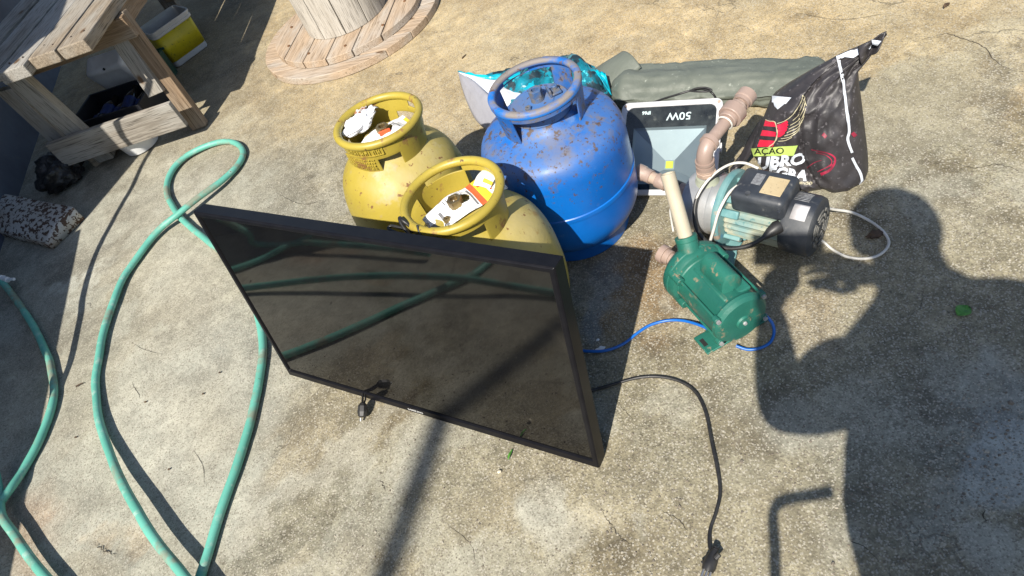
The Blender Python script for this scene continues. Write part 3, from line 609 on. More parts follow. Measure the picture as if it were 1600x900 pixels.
# ------------------------------------------------------------------ cable spool
sc0 = Vector((-.15, 3.275, 0)); t = thing('cable_spool', 'big round wooden cable spool lying flat with plank flange and stave drum', 'cable spool', sc0)
DS = Vector((.42,.91,0)).normalized(); WS = Vector((-DS.y, DS.x, 0))
def disc_planks(name, R, z0, z1, dirv, n, mat, gap=.003, seed=0):
    wv = Vector((-dirv.y, dirv.x, 0)); w = 2*R/n
    for i in range(n):
        a = -R+i*w+gap/2; b = a+w-gap; a = max(a, -R+.004); b = min(b, R-.004); top = []; k = 14
        for j in range(k+1): y = a+(b-a)*j/k; x = math.sqrt(max(0, R*R-y*y)); top.append((x, y))
        poly = top+[(-x, y) for x, y in top[::-1]]
        rnd = random.Random(i+seed); dz = rnd.uniform(-.0015,.0015); m_ = len(poly)
        v = [(x, y, z0) for x, y in poly]+[(x, y, z1+dz) for x, y in poly]
        f = [tuple(range(m_))[::-1], tuple(range(m_, 2*m_))]+[(j, (j+1)%m_, m_+(j+1)%m_, m_+j) for j in range(m_)]
        mb = MB(); mb.add(v, f); o = mb.build(name, mat, None, smooth=False, bevel=.0025)
        o.parent = t; o.matrix_basis = frame((0,0,0), dirv)
disc_planks('bottom_plank', .432, .0, .034, Vector((.88,-.47,0)).normalized(), 8, m_spool, .004, 1)
disc_planks('flange_plank', .362, .0345, .066, DS, 6, m_spool, .005, 9)
for k in range(11):
    a0 = 2*math.pi*k/11; a1 = a0+2*math.pi/11-.02; mb = MB(); v = []; r0, r1 = .17, .196; H_ = .52
    for z in (.067, H_):
        for r in (r0, r1):
            for j in range(5): a = a0+(a1-a0)*j/4; v.append((r*math.cos(a), r*math.sin(a), z))
    f = [tuple(range(0,5))+tuple(range(9,4,-1)), tuple(range(10,15))+tuple(range(19,14,-1))]
    for j in range(4): f += [(5+j,6+j,16+j,15+j), (j,1+j,11+j,10+j)]
    f += [(0,5,15,10), (4,9,19,14)]
    # stave: own frame with x along its length for the grain
    mb.add([(z, x, y) for x, y, z in v], f); o = mb.build('stave', m_drum, None, smooth=False, bevel=.002); o.parent = t
    o.matrix_basis = Matrix(((0,1,0,0),(0,0,1,0),(1,0,0,0),(0,0,0,1)))
def bolts():
    mn = M('rusty_nail', RUST, .7)
    for a in range(0, 360, 36):
        mb = MB(); c = math.radians(a+8); r = .30; mb.lathe([(0,.070),(.006,.070),(.007,.066)], 8, 0, Matrix.Translation((r*math.cos(c), r*math.sin(c), 0))); mb.build('nail_head', mn, t, world=False)
bolts()

# ------------------------------------------------------------------ gas cylinders
def in_any(a, spans):
    a %= 360
    for s0, s1 in spans:
        s0 %= 360; s1 %= 360
        if (s0 <= a <= s1) if s0 < s1 else (a >= s0 or a <= s1): return True
    return False
def gas_cylinder(label, x, y, R, rc, legs, slots, mats, prof, lean=(0,0), seam=False, ztop=.46, rim='tube', zdome=.37, zband=.41):
    mw = Matrix.Translation((x, y, 0)) @ Matrix(((1,0,lean[0],0),(0,1,lean[1],0),(0,0,1,0),(0,0,0,1)))
    if lean != (0,0): mw = Matrix.Translation((x, y, 0)) @ Matrix.Rotation(lean[0], 4, 'Y') @ Matrix.Rotation(-lean[1], 4, 'X')
    t = thing('gas_cylinder', label, 'gas cylinder', mw, 'gas cylinders standing behind the screen')
    mb = MB(); pr = [Vector((r*R, 0, z)) for r, z in prof]; sp = smooth_path(pr, 5); mb.lathe([(max(p.x,0), p.z) for p in sp], 96)
    body = mb.build('tank_body', mats[0], t, world=False, angle=50)
    if seam:
        z0 = seam; mb = MB(); mb.lathe([(R*1.0-.001, z0-.009),(R+.0025, z0-.006),(R+.003, z0),(R+.0025, z0+.006),(R-.001, z0+.009)], 96); mb.build('weld_seam', mats[0], t, world=False)
    mb = MB(); mb.lathe([(R*.74,.0),(R*.76,.0),(R*.77,.045),(R*.80,.075),(R*.785,.075),(R*.752,.045),(R*.74,.0)], 72); mb.build('foot_ring', mats[1], t, world=False)
    # collar: legs below, band above, slots for the hands
    n = 144; zs0 = max(zband+.002, ztop-.028); zr = [zdome-.015, zdome+.01, zband, (zband+zs0)/2, zs0, ztop-.010, ztop]; mb = MB(); v = []
    def rad(z): return rc-.006*(ztop-z)/.06
    for z in zr:
        for j in range(n): a = 2*math.pi*j/n; v.append((rad(z)*math.cos(a), rad(z)*math.sin(a), z))
    f = []
    for i in range(len(zr)-1):
        for j in range(n):
            a = 360*(j+.5)/n
            if i < 2 and not in_any(a, legs): continue
            if i == 4 and in_any(a, slots): continue
            f.append((i*n+j, i*n+(j+1)%n, (i+1)*n+(j+1)%n, (i+1)*n+j))
    mb.add(v, f); 
    used = sorted({i for q in f for i in q}); rm = {i: k for k, i in enumerate(used)}; mb.v = [mb.v[i] for i in used]; mb.f = [tuple(rm[i] for i in q) for q in f]
    col = mb.build('collar', mats[1], t, world=False, solid=.0042, angle=40)
    md = col.modifiers.new('bevel', 'BEVEL'); md.width = .0012; md.segments = 2; md.limit_method = 'ANGLE'; md.angle_limit = math.radians(50)
    if rim == 'tube':
        ring = [(rc*math.cos(2*math.pi*j/96), rc*math.sin(2*math.pi*j/96), ztop) for j in range(96)]; mb = MB(); mb.tube(ring, .0102, 12, closed=True)
        mb.build('collar_rim', mats[2], t, world=False)
    else:
        mb = MB(); mb.lathe([(rc+.003, ztop-.012),(rc+.0035, ztop-.002),(rc+.001, ztop+.002),(rc-.010, ztop+.003),(rc-.014, ztop),(rc-.0145, ztop-.008),(rc-.012, ztop-.010),(rc-.004, ztop-.006)], 96); mb.build('collar_rim', mats[2], t, world=False, angle=60)
    # weld beads at the legs
    for s0, s1 in legs:
        mb = MB(); s1_ = s1 if s1 > s0 else s1+360; pts = [(rad(zdome)*math.cos(math.radians(a))*1.02, rad(zdome)*math.sin(math.radians(a))*1.02, zdome-.008+.0015*math.sin(a)) for a in np.arange(s0+2, s1_-1, 3)]
        mb.tube(pts, .003, 6); mb.build('weld_bead', mats[0], t, world=False)
    return t
YP = [(0,.018),(.5,.02),(.76,.04),(.93,.085),(1.0,.15),(1.0,.215),(.97,.272),(.88,.322),(.72,.357),(.56,.377),(.42,.394),(.2,.402),(0,.404)]
BP = [(0,.018),(.5,.02),(.78,.042),(.95,.085),(1.0,.13),(1.0,.20),(1.0,.272),(.985,.307),(.925,.337),(.80,.355),(.62,.368),(.50,.380),(.40,.398),(.2,.406),(0,.408)]
yb = gas_cylinder('older yellow gas cylinder at the back with a white bag stuffed in its collar', -.155, 1.60, .174, .1095, [(180,250),(283,345),(60,150)], [(8,34),(190,192)], (m_yel, m_yrim, m_yrim), YP, lean=(.065,.02), ztop=.455)
yf = gas_cylinder('yellow gas cylinder right behind the television with a black cord on its rim', -.031, 1.194, .178, .108, [(290,340),(62,136),(168,222)], [(66,114)], (m_yel, m_yrim, m_yrim), YP, ztop=.457, zband=.432)
bl = gas_cylinder('blue gas cylinder with rusty dented top and worn open collar', .249, 1.428, .187, .111, [(185,217),(310,346),(18,50),(130,166)], [(80,120)], (m_blue, m_blue, m_brim), BP, seam=.188, ztop=.466, rim='flat', zband=.440)

def hexnut(mb, c, r, z0, z1, hole=.55, mi=0):
    v = []; n = 6
    for z in (z0, z1):
        for k in range(n): a = math.pi/3*k; v.append((c[0]+r*math.cos(a), c[1]+r*math.sin(a), z))
    for z in (z1, z1-.012):
        for k in range(n): a = math.pi/3*k; v.append((c[0]+r*hole*math.cos(a), c[1]+r*hole*math.sin(a), z))
    f = [(k, (k+1)%6, 6+(k+1)%6, 6+k) for k in range(6)]+[(6+k, 6+(k+1)%6, 12+(k+1)%6, 12+k) for k in range(6)]+[(12+k, 12+(k+1)%6, 18+(k+1)%6, 18+k) for k in range(6)]+[tuple(range(18, 24))]
    mb.add(v, f, mi)
def valve(t, plate, nut, zb=.382, pr=.062, dx=0, dy=0):
    mb = MB(); mb.lathe([(pr+.006,zb-.012),(pr+.004,zb+.002),(pr,zb+.006),(pr*.55,zb+.007),(pr*.5,zb+.010),(0,zb+.010)], 48); mb.build('valve_plate', plate, t, world=False)
    mb = MB(); mb.lathe([(.017,zb+.008),(.016,zb+.022),(0,zb+.022)], 20, 0, Matrix.Translation((dx,dy,0))); hexnut(mb, (dx,dy), .0175, zb+.022, zb+.040); mb.build('outlet_valve', nut, t, world=False, smooth=False, bevel=.0012)
    mb = MB(); hexnut(mb, (dx-.032,dy-.022), .0085, zb+.008, zb+.018, .4); mb.build('safety_plug', nut, t, world=False, smooth=False, bevel=.001)
valve(yb, m_yel, m_brass, .404, .058, .003, -.012); valve(yf, m_yel, m_brass, .406, .056); valve(bl, m_bdust, m_bvalve, .412, .072, 0, .005)
# lifting bracket on the blue valve plate
mb = MB(); mb.box((.030,-.012,.4225), (.058,.016,.4275)); mb.box((.028,-.014,.4225), (.033,.018,.440)); mb.cyl((.048,.010,.423), (.048,.010,.437), .008, 14); mb.build('safety_fuse', m_bvalve, bl, world=False, bevel=.001)

def label_sheet(t, name, c, rz, L_, Wd_, layout, z, sag=.004, hole=.02, seed=1):
    """printed paper: grid sheet whose cells carry flat print colours"""
    nx, ny = 80, 40; mb = MB(); R_ = Matrix.Translation((c[0], c[1], z)) @ Matrix.Rotation(rz, 4, 'Z'); v = []; f = []; mi = []
    for j in range(ny+1):
        for i in range(nx+1):
            x = (i/nx-.5)*L_; y = (j/ny-.5)*Wd_; zz = sag*mnoise.noise(Vector((x*22+seed, y*22, 0)))*2+max(0, -x-.05)*-.30+.016*math.exp(-(x*x+y*y)/.0009)
            v.append((x, y, zz+.004))
    for j in range(ny):
        for i in range(nx):
            x = (i+.5)/nx; y = (j+.5)/ny; px_, py_ = (x-.5)*L_, (y-.5)*Wd_
            if px_*px_+py_*py_ < hole*hole: continue
            k = 0
            for (x0, x1, y0, y1, q) in layout:
                if x0 <= x <= x1 and y0 <= y <= y1: k = q
            f.append((j*(nx+1)+i, j*(nx+1)+i+1, (j+1)*(nx+1)+i+1, (j+1)*(nx+1)+i)); mi.append(k)
    b = len(mb.v); mb.v += [tuple(R_ @ Vector(q)) for q in v]; mb.f += f; mb.mi += mi
    return mb.build(name, [m_paper, m_red, m_lyel, m_lgrey, m_lmid], t, world=False, solid=.0006, fix=False)
# front cylinder label: dark blocks left, red and yellow bands right; runs up to the right in the picture
label_sheet(yf, 'printed_label', (.016,.008), math.radians(12), .185, .085, [(.03,.11,.1,.55,3),(.17,.21,.08,.7,3),(.64,.71,0,1,1),(.71,.81,0,1,2),(.735,.775,.62,.86,1),(.60,.625,.1,.85,3),(.30,.315,.75,.95,3),(.34,.355,.78,.95,3),(.90,.915,.42,.75,3),(.84,.86,.3,.7,1)]+[(.23+.03*i,.243+.03*i,.06,.42,4) for i in range(7)]+[(.40+.035*i,.415+.035*i,.80,.97,4) for i in range(5)], .416, hole=.0175)
label_sheet(yf, 'folded_label_corner', (.082,.035), math.radians(38), .045, .045, [(.2,.4,.0,.5,2)], .418, hole=.0, seed=5)
label_sheet(yb, 'printed_label', (.010,-.012), math.radians(18), .138, .080, [(.45,.62,.62,.80,2),(.40,.62,.50,.62,1),(.72,.75,.3,.9,3),(.62,.75,.80,.86,3),(.66,.70,.55,.8,3),(.93,1,.3,.8,2),(.93,1,.0,.3,1),(.03,.05,.1,.6,4),(.08,.10,.1,.6,4),(.13,.15,.1,.5,4),(.3,.32,.1,.3,4),(.35,.37,.1,.3,4),(.75,.77,.1,.8,4),(.80,.82,.1,.8,4)], .414, hole=.0195, seed=3)
# red cord seal on the nut at the back
mb = MB(); mb.box((-.010,-.033,.428), (.020,-.028,.440)); mb.build('seal_tape', m_red, yb, world=False, bevel=.001)
# embossed plate on the back cylinder's collar
def emboss():
    mb = MB(); rc = .1095
    def P(a, z, r): return (r*math.cos(a), r*math.sin(a), z)
    def blk(a0, a1, z0, z1, h=.0016):
        r0 = rc-.004; r1 = rc+.0016+h; n = 4; v = []
        for r in (r0, r1):
            for z in (z0, z1):
                for k in range(n+1): v.append(P(math.radians(a0+(a1-a0)*k/n), z, r))
        w = n+1; f = []
        for k in range(n): f += [(2*w+k, 2*w+k+1, 3*w+k+1, 3*w+k), (k, 2*w+k, 2*w+k+1, k+1)[::-1], (w+k, w+k+1, 3*w+k+1, 3*w+k)[::-1]]
        f += [(0,w,3*w,2*w), (n,2*w+n,3*w+n,w+n)]; mb.add(v, f)
    blk(208,262,.4465,.4475); blk(208,262,.4245,.4255); blk(261,262.5,.4255,.4465)
    rnd = random.Random(5)
    for k in range(9):
        a = 210+k*5.6
        if k in (3, 6): blk(a, a+1.2, .429, .442); continue
        blk(a, a+.9, .429, .442); blk(a+2.6, a+3.4, .429, .442); blk(a+.9, a+2.6, rnd.choice([.429,.4355,.440]), rnd.choice([.4425,.4375]) if False else .442) if k % 2 else blk(a+.9, a+2.6, .434, .4365)
    for row in range(4):
        a = 190
        while a < 244: w_ = rnd.uniform(1, 3); blk(a, a+w_, .385+row*.009, .3865+row*.009, .0006); a += w_+rnd.uniform(.8, 2)
    mb.build('embossed_plate', m_yrim, yb, world=False)
emboss()
# crumpled white carrier bag stuffed in the collar
def crumple(name, mw, R, seed, mat, label, cat, freq=5, amp=.55):
    mb = MB()
    def fn(u, v):
        a = u*2*math.pi; b = (v-.5)*math.pi; d = Vector((math.cos(a)*math.cos(b), math.sin(a)*math.cos(b), math.sin(b)))
        k = 1+amp*(abs(mnoise.noise(d*freq*.4+Vector((seed,0,0))))*1.2-.3)-amp*.5*abs(mnoise.noise(d*freq+Vector((0,seed,3))))
        return (d.x*R[0]*k, d.y*R[1]*k, d.z*R[2]*k)
    mb.grid(fn, 56, 28, wrap=True); o = mb.build(name, mat, None, angle=25); o.matrix_basis = mw; return tag(o, label, cat)
m_carrier = M('white_carrier_film', (.80,.80,.82), .5, 0, (.74,.74,.77), 20, bump=[(40,.5,.004)])
q0 = wm(yb) @ Vector((-.052,.050,.440))
cb = crumple('carrier_bag', Matrix.Translation(q0) @ Matrix.Rotation(.6, 4, 'Z'), (.052,.034,.020), 2.3, m_carrier, 'crumpled white carrier bag tucked inside the back yellow cylinder collar', 'carrier bag', 2.6, .45)
mb = MB(); mb.grid(lambda u, v: (.012+.04*u+.012*v, .008+.03*v, .012+.012*mnoise.noise(Vector((u*4,v*4,2)))), 12, 10); pz = mb.build('bag_print', M('brown_bag_print', (.30,.12,.06), .5, 0, (.62,.60,.58), 45, lo=.46, hi=.54), None, solid=.0015); pz.parent = cb
mb = MB(); mb.grid(lambda u, v: (.005+.06*u, -.02+.04*v, .006+.014*mnoise.noise(Vector((u*3,v*4,7)))), 12, 10); pz = mb.build('bag_fold', m_whfilm, None, solid=.0012); pz.parent = cb

# ------------------------------------------------------------------ television
bl_ = Vector((-.66,1.372,0)); br_ = Vector((0.003,.718,0)); ex = (br_-bl_).normalized(); wd = (br_-bl_).length; nb = Vector((-ex.y, ex.x, 0))
tt = .193; uz = (nb*math.sin(tt)+Vector((0,0,math.cos(tt)))).normalized(); ny_ = uz.cross(ex)      # ny_: from front to back
mw = Matrix.Identity(4)
for i in range(3): mw[i][0] = ex[i]; mw[i][1] = ny_[i]; mw[i][2] = uz[i]; mw[i][3] = (bl_+ex*wd/2)[i]
mw[2][3] += .002
tv = thing('television', 'black flat television with glossy dark screen leaning back on gas cylinders', 'television', mw)
hw, th_ = wd/2, .545
mb = MB(); bz = .013
def rectring(x0, x1, z0, z1, y): return [(x0,y,z0),(x1,y,z0),(x1,y,z1),(x0,y,z1)]
v = rectring(-hw, hw, 0, th_, .034)+rectring(-hw, hw, 0, th_, .002)+rectring(-hw+.003, hw-.003, .003, th_-.003, -.001)+rectring(-hw+bz-.002, hw-bz+.002, .021, th_-bz+.002, -.001)+rectring(-hw+bz, hw-bz, .023, th_-bz, .004)
f = []
for k in range(4):
    for j in range(4): f.append((k*4+j, k*4+(j+1)%4, (k+1)*4+(j+1)%4, (k+1)*4+j))
mb.add(v, f[:16]); mb.build('bezel', m_frame, tv, world=False, bevel=.0012)
mb = MB(); mb.add(rectring(-hw+.01, hw-.01, .018, th_-.01, .0032), [(0,1,2,3)]); mb.build('screen', m_scr, tv, world=False, fix=False)
mb = MB(); mb.add(rectring(-hw+.001, hw-.001, .001, th_-.001, .033)+rectring(-hw+.05, hw-.05, .04, th_-.09, .058)+rectring(-hw+.16, hw-.16, .06, .30, .085), [(0,1,5,4),(1,2,6,5),(2,3,7,6),(3,0,4,7),(4,5,9,8),(5,6,10,9),(6,7,11,10),(7,4,8,11),(8,9,10,11)]); mb.build('back_cover', m_back, tv, world=False, smooth=False, bevel=.004)
lt = text_mb('SAMSUNG', .0085, .0003, 1.2); lt = map_mb(lt, lambda v: Vector((v.x+.01-.03, -.0019, .0115+v.y))); lt.build('brand_lettering', M('logo_silver', (.6,.6,.6), .4, .3), tv, world=False, fix=False)

# ------------------------------------------------------------------ cords and hoses
def cable(name, label, cat, pts, r, mat, k=8, n=10, parent=None):
    P = smooth_path(pts, k); j = min(.0016, r*.16)
    P = [p+Vector((mnoise.noise(p*9), mnoise.noise(p*9+Vector((7,0,0))), .3*mnoise.noise(p*7+Vector((0,5,0)))))*j*2.2 for p in P]
    rr = [r*(1+.05*mnoise.noise(p*14)+.03*mnoise.noise(p*40)) for p in P]
    mb = MB(); mb.tube(P, rr, n); o = mb.build(name, mat, parent, angle=80)
    if not parent and label: tag(o, label, cat)
    return o
def H(lst, r): return [G(px, py, z) for px, py, z in lst]
hz = .012
P1 = [(120,1230,hz),(190,1130,hz),(250,1050,hz),(286,985,hz),(310,910,hz),(322,872,hz),(341,810,hz),(368,735,hz),(391,660,hz),(406,592,hz),(410,545,hz),(404,495,hz),(388,448,hz),(362,408,hz),(331,382,hz),(302,359,hz),(277,334,hz),(263,308,hz),(262,285,hz),(272,262,.016),(292,243,.018),(322,228,.016),(350,221,hz),(371,225,hz),(380,240,hz),(370,260,.016),(345,283,.026),(311,308,.036),(279,334,.036),(247,361,.022),(215,401,.016),(189,443,.016),(170,491,.016),(157,541,.014),(150,590,hz),(152,640,.016),(165,690,.024),(186,742,.036),(216,800,.044),(251,853,.046),(287,898,.046),(330,950,.040),(392,1020,.02),(470,1085,hz),(580,1150,hz),(720,1200,hz)]
hs = thing('garden_hose', 'long green garden hose looped in a big teardrop on the concrete', 'hose', G(150, 590))
cable('hose_tube', None, None, H(P1, hz), .0118, m_hose, 6, 14, hs)
hb = thing('garden_hose', 'short green hose bend with a white end fitting at the left edge', 'hose', G(82, 580))
cable('hose_tube', None, None, H([(-2,437,.03),(15,455,.02),(41,491,hz),(66,536,hz),(81,578,hz),(84,612,hz),(76,652,hz),(59,694,hz),(37,733,.014),(10,771,.034),(-14,806,.02),(-45,850,.012)], hz), .0118, m_hose, 6, 14, hb)
mb = MB(); a_ = G(-14,432,.032); b_ = G(12,437,.032); mb.cyl(a_, b_, .011, 14); mb.cyl(b_, G(22,436,.032), .006, 12); mb.cyl(G(-3,434,.032), G(4,435,.032), .0145, 6); mb.build('end_fitting', m_white, hb)
SD = Vector((-.5209,-.7545,1.0))
hc = thing('garden_hose', 'green hose hanging off the low wall and dropping to the lower left corner', 'hose', G(61, 844))
L2 = [((340,150),.95),((245,222),.85),((200,300),.68),((172,350),.58),((147,400),.48),((130,455),.38),((123,500),.32),((111,555),.27),((97,595),.22),((83,633),.17),((50,690),.10),((30,715),.055),((25,760),.034),((33,800),.034),((61,844),.030),((103,900),.028),((165,970),.02)]
cable('hose_tube', None, None, [G(*p_)+SD*h_ for p_, h_ in L2], .0118, m_hose, 6, 14, hc)

def plug(parent, mw, s=1.0, prongs=True):
    mb = MB(); mb.tube([(-.030,0,0),(-.022,0,0),(-.008,0,0),(.006,0,0),(.016,0,0)], [.0045,.0065,.0115,.013,.011], 12, 0, True, mw); 
    for k in range(4): mb.tube([(-.030+k*.004,0,0),(-.0285+k*.004,0,0)], .0066, 10, 0, True, mw)
    o = mb.build('plug', m_blk, parent)
    if prongs:
        mb = MB()
        for s_ in (-1, 0, 1): mb.cyl((.015, s_*.0065, 0), (.034, s_*.0065, 0), .0024, 8, M=mw)
        mb.build('prongs', m_silver, o)
    return o
pc = thing('power_cord', 'thin black power cord curling from behind the television to its plug', 'power cord', G(1110, 700))
z_ = .004
cable('cord', None, None, H([(885,620,.03),(921,611,z_),(960,600,z_),(1000,590,z_),(1035,589,z_),(1065,597,z_),(1088,614,z_),(1103,645,.006),(1112,690,.008),(1121,735,.006),(1125,770,z_),(1119,800,z_),(1110,828,z_),(1109,852,.008),(1113,864,.012)], z_), .0036, m_blk, 8, 8, pc)
pa = G(1114, 868, .013); pb = G(1106, 890, .010); mwp = frame((pa+pb)/2, pb-pa)
plug(pc, mwp)
mb = MB(); mb.cyl(G(1109,872,.013), G(1097,880,.008), .004, 10); mb.cyl(G(1118,872,.02), G(1124,866,.024), .005, 10); mb.build('ground_lead', m_blk, pc)
# short connector dangling out below the screen
dc = thing('dangling_connector', 'short black plug poking out under the television bottom edge', 'plug', G(567, 640))
mb = MB(); c0 = G(566,622,.035); c1 = G(566,640,.022); mb.tube([G(568,616,.016)+Vector((.0,.03,.0)), G(567,622,.022), G(566,630,.03)], .0028, 8); mb.tube([G(572,617,.016)+Vector((0,.03,.0)), G(571,624,.022), G(568,632,.03)], .0024, 8)
mb.build('wire', m_blk, dc)
mb = MB(); q0, q1 = G(567,629,.03), G(566,652,.012); mb.tube([q0, q0.lerp(q1,.2), q0.lerp(q1,.6), q0.lerp(q1,.9), q1], [.006,.0115,.013,.011,.007], 8); mb.build('plug_body', m_blk, dc, smooth=False)
mb = MB(); mb.cyl(q1-Vector((.004,0,0)), q1-Vector((.004,0,0))+(q1-q0).normalized()*.008, .003, 8); mb.build('contact', m_silver, dc)
# black loop hooked over the front cylinder's rim
rl = thing('cable_loop', 'black cable loop hooked over the front yellow cylinder rim', 'cable', wm(yf) @ Vector((-.1,-.05,.46)))
cable('loop', None, None, [G(660,378,.42),(G(652,366,.44)),G(640,353,.462),G(630,345,.473),G(625,341,.472),G(627,349,.466),G(636,362,.455),G(648,373,.44),G(663,380,.42)], .0042, m_blk, 8, 10, rl)
cable('loop', None, None, [G(668,380,.41),G(652,372,.42),G(630,367,.43),G(612,360,.435),G(607,357,.436),G(612,353,.437),G(625,356,.437),G(645,362,.43)], .0036, m_blk, 8, 10, rl)
cable('loop', None, None, [G(652,352,.470),G(655,362,.462),G(660,372,.45),G(664,380,.43)], .0026, m_blk, 8, 8, rl)
cable('loop', None, None, [G(668,349,.470),G(674,360,.462),G(681,369,.45),G(686,376,.43)], .0026, m_blk, 8, 8, rl)

# ------------------------------------------------------------------ tarpaulin roll
def tarp():
    a = Vector((.575,1.885,0)); b = Vector((1.06,1.475,0)); ax = (b-a).normalized(); pr = Vector((-ax.y, ax.x, 0)); ln = (b-a).length; mb = MB()
    def fn(u, v):
        th = v*2*math.pi; s = u*ln
        e = 1.0-.45*max(0, (abs(u-.5)-.42)/.08)**2
        n1 = mnoise.noise(Vector((s*5, math.cos(th)*1.3, math.sin(th)*1.3))); n2 = mnoise.noise(Vector((s*16, math.cos(th)*4, math.sin(th)*4)))
        rad = 1+.12*n1+.07*n2-.05*abs(math.sin(th*4+s*3))-.05*abs(mnoise.noise(Vector((s*30, th*1.5, 4))))+.30*math.exp(-((s-.05)/.035)**2)*max(0, math.sin(th-.3))**2
        # diagonal folds
        rad += .05*math.exp(-(((s-.52)-(math.cos(th)*.06))/.012)**2)-.05*math.exp(-(((s-.24)+math.cos(th)*.05)/.008)**2)
        fa_ = 1/max(math.cos(((th+.35) % (2*math.pi/6))-math.pi/6), .5)*.93; rad *= fa_; y = .092*rad*e*math.cos(th); z = .040+.045*rad*e*math.sin(th)
        return a+ax*s+pr*(y+.008)+Vector((0, 0, max(.001, z)))
    mb.grid(lambda u, v: fn(v, u), 72, 130, wrap=True)
    n = 72; mb.f += [tuple(range(n))[::-1], tuple(130*n+i for i in range(n))]; mb.mi += [0,0]
    o = mb.build('tarpaulin_roll', m_tarp, None, angle=60); tag(o, 'long rolled grey green tarpaulin lying behind the floodlight', 'tarpaulin')
    # loose corner flap at the left end
    mb = MB(); c0, c1, c2, c3 = G(922,112,.02), G(968,83,.075), G(1002,106,.082), G(962,142,.045)
    def fl(u, v): p = (c0*(1-u)+c1*u)*(1-v)+(c3*(1-u)+c2*u)*v; return p+Vector((0,0,.03*math.sin(v*3.1)+.008*mnoise.noise(p*14)))
    mb.grid(fl, 18, 14); f_ = mb.build('loose_flap', m_tarp, None, solid=.003); f_.parent = o
tarp()

# ------------------------------------------------------------------ teal bag behind the blue cylinder
def tealbag():
    t = thing('printed_sack', 'teal and black printed plastic sack lying behind the blue cylinder', 'sack', G(850, 150))
    mb = MB(); rows = [(0,(738,150),(760,205)),(.12,(752,122),(790,215)),(.3,(800,112),(840,215)),(.5,(850,100),(885,210)),(.7,(893,91),(925,205)),(.85,(930,105),(950,200)),(1,(950,135),(962,180))]
    us = [r[0] for r in rows]
    def fn(u, v):
        A = [np.interp(u, us, [r[1][k] for r in rows]) for k in (0,1)]; B = [np.interp(u, us, [r[2][k] for r in rows]) for k in (0,1)]
        pu = .13*math.sin(math.pi*min(1,max(0,u)))**.6*(math.sin(math.pi*(v*.85+.0))**.7 if 0 < v < 1 else 0)
        pa, pb = G(A[0], A[1], .03), G(B[0], B[1], .01); p = pa.lerp(pb, v)
        n = mnoise.noise(Vector((u*9, v*7, 2))); n2 = abs(mnoise.noise(Vector((u*20+v*9, v*12, 5))))
        return p+Vector((.01*n, 0, pu*(.75+.35*n)-.02*n2*(pu > .02)+.004))
    mb.grid(fn, 60, 30); mb.build('sack_body', m_teal, t, solid=.002, angle=50)
    # open mouth at the left end: grey outside sheet, white inner face
    tip, lo, mid, rt = G(716,113,.11), G(772,212,.03), G(760,165,.05), G(790,118,.11)
    mb = MB(); c = [tip, G(742,128,.12), G(778,170,.10), lo]; d = [tip, G(726,150,.07), G(744,188,.04), lo]
    cp = smooth_path(c, 6); dp = smooth_path(d, 6); n = len(cp)-1
    mb.grid(lambda u, v: cp[round(u*n)].lerp(dp[round(u*n)], v)+Vector((0,0,.012*math.sin(v*3.1)*math.sin(u*3.1)+.004*mnoise.noise(Vector((u*6,v*6,1))))), n, 10); mb.build('grey_side', m_greyfilm, t, solid=.002)
    mb = MB(); e = [tip+Vector((0,0,.002)), G(752,121,.118), G(785,124,.10), G(815,140,.09), G(830,185,.06)]; ep = smooth_path(e, 6); cp2 = smooth_path([tip, G(738,128,.115), G(760,150,.10), G(778,172,.095), lo], 6); n2_ = len(ep)-1
    mb.grid(lambda u, v: cp2[round(u*n2_)].lerp(ep[round(u*n2_)], v)+Vector((0,0,.012*math.sin(v*9+u*5)*u*(1-v))), n2_, 16); mb.build('white_lining', m_whfilm, t, solid=.002)
    mb = MB(); tp = smooth_path([tip+Vector((0,0,.004)), G(742,116,.122), G(770,117,.115), G(800,114,.11), G(830,110,.11)], 6); n3 = len(tp)-1; bt = smooth_path([tip+Vector((0,0,.002)), G(752,122,.118), G(785,126,.108), G(812,138,.10), G(840,150,.10)], 6)
    mb.grid(lambda u, v: tp[round(u*n3)].lerp(bt[round(u*n3)], v)+Vector((0,0,.008*mnoise.noise(Vector((u*8,v*5,4))))), n3, 8); mb.build('teal_edge', m_tealflat, t, solid=.002)
    # bright teal corner by the tarpaulin
    mb = MB(); a, b, c_, d_ = G(928,108,.12), G(946,114,.10), G(956,150,.05), G(942,128,.10)
    mb.grid(lambda u, v: (a.lerp(b, u)).lerp(d_.lerp(c_, u), v)+Vector((0,0,.006*mnoise.noise(Vector((u*5,v*5,9))))), 8, 8); mb.build('bright_corner', m_tealflat, t, solid=.002)
    # lettering along the side
    return t
tb = tealbag()

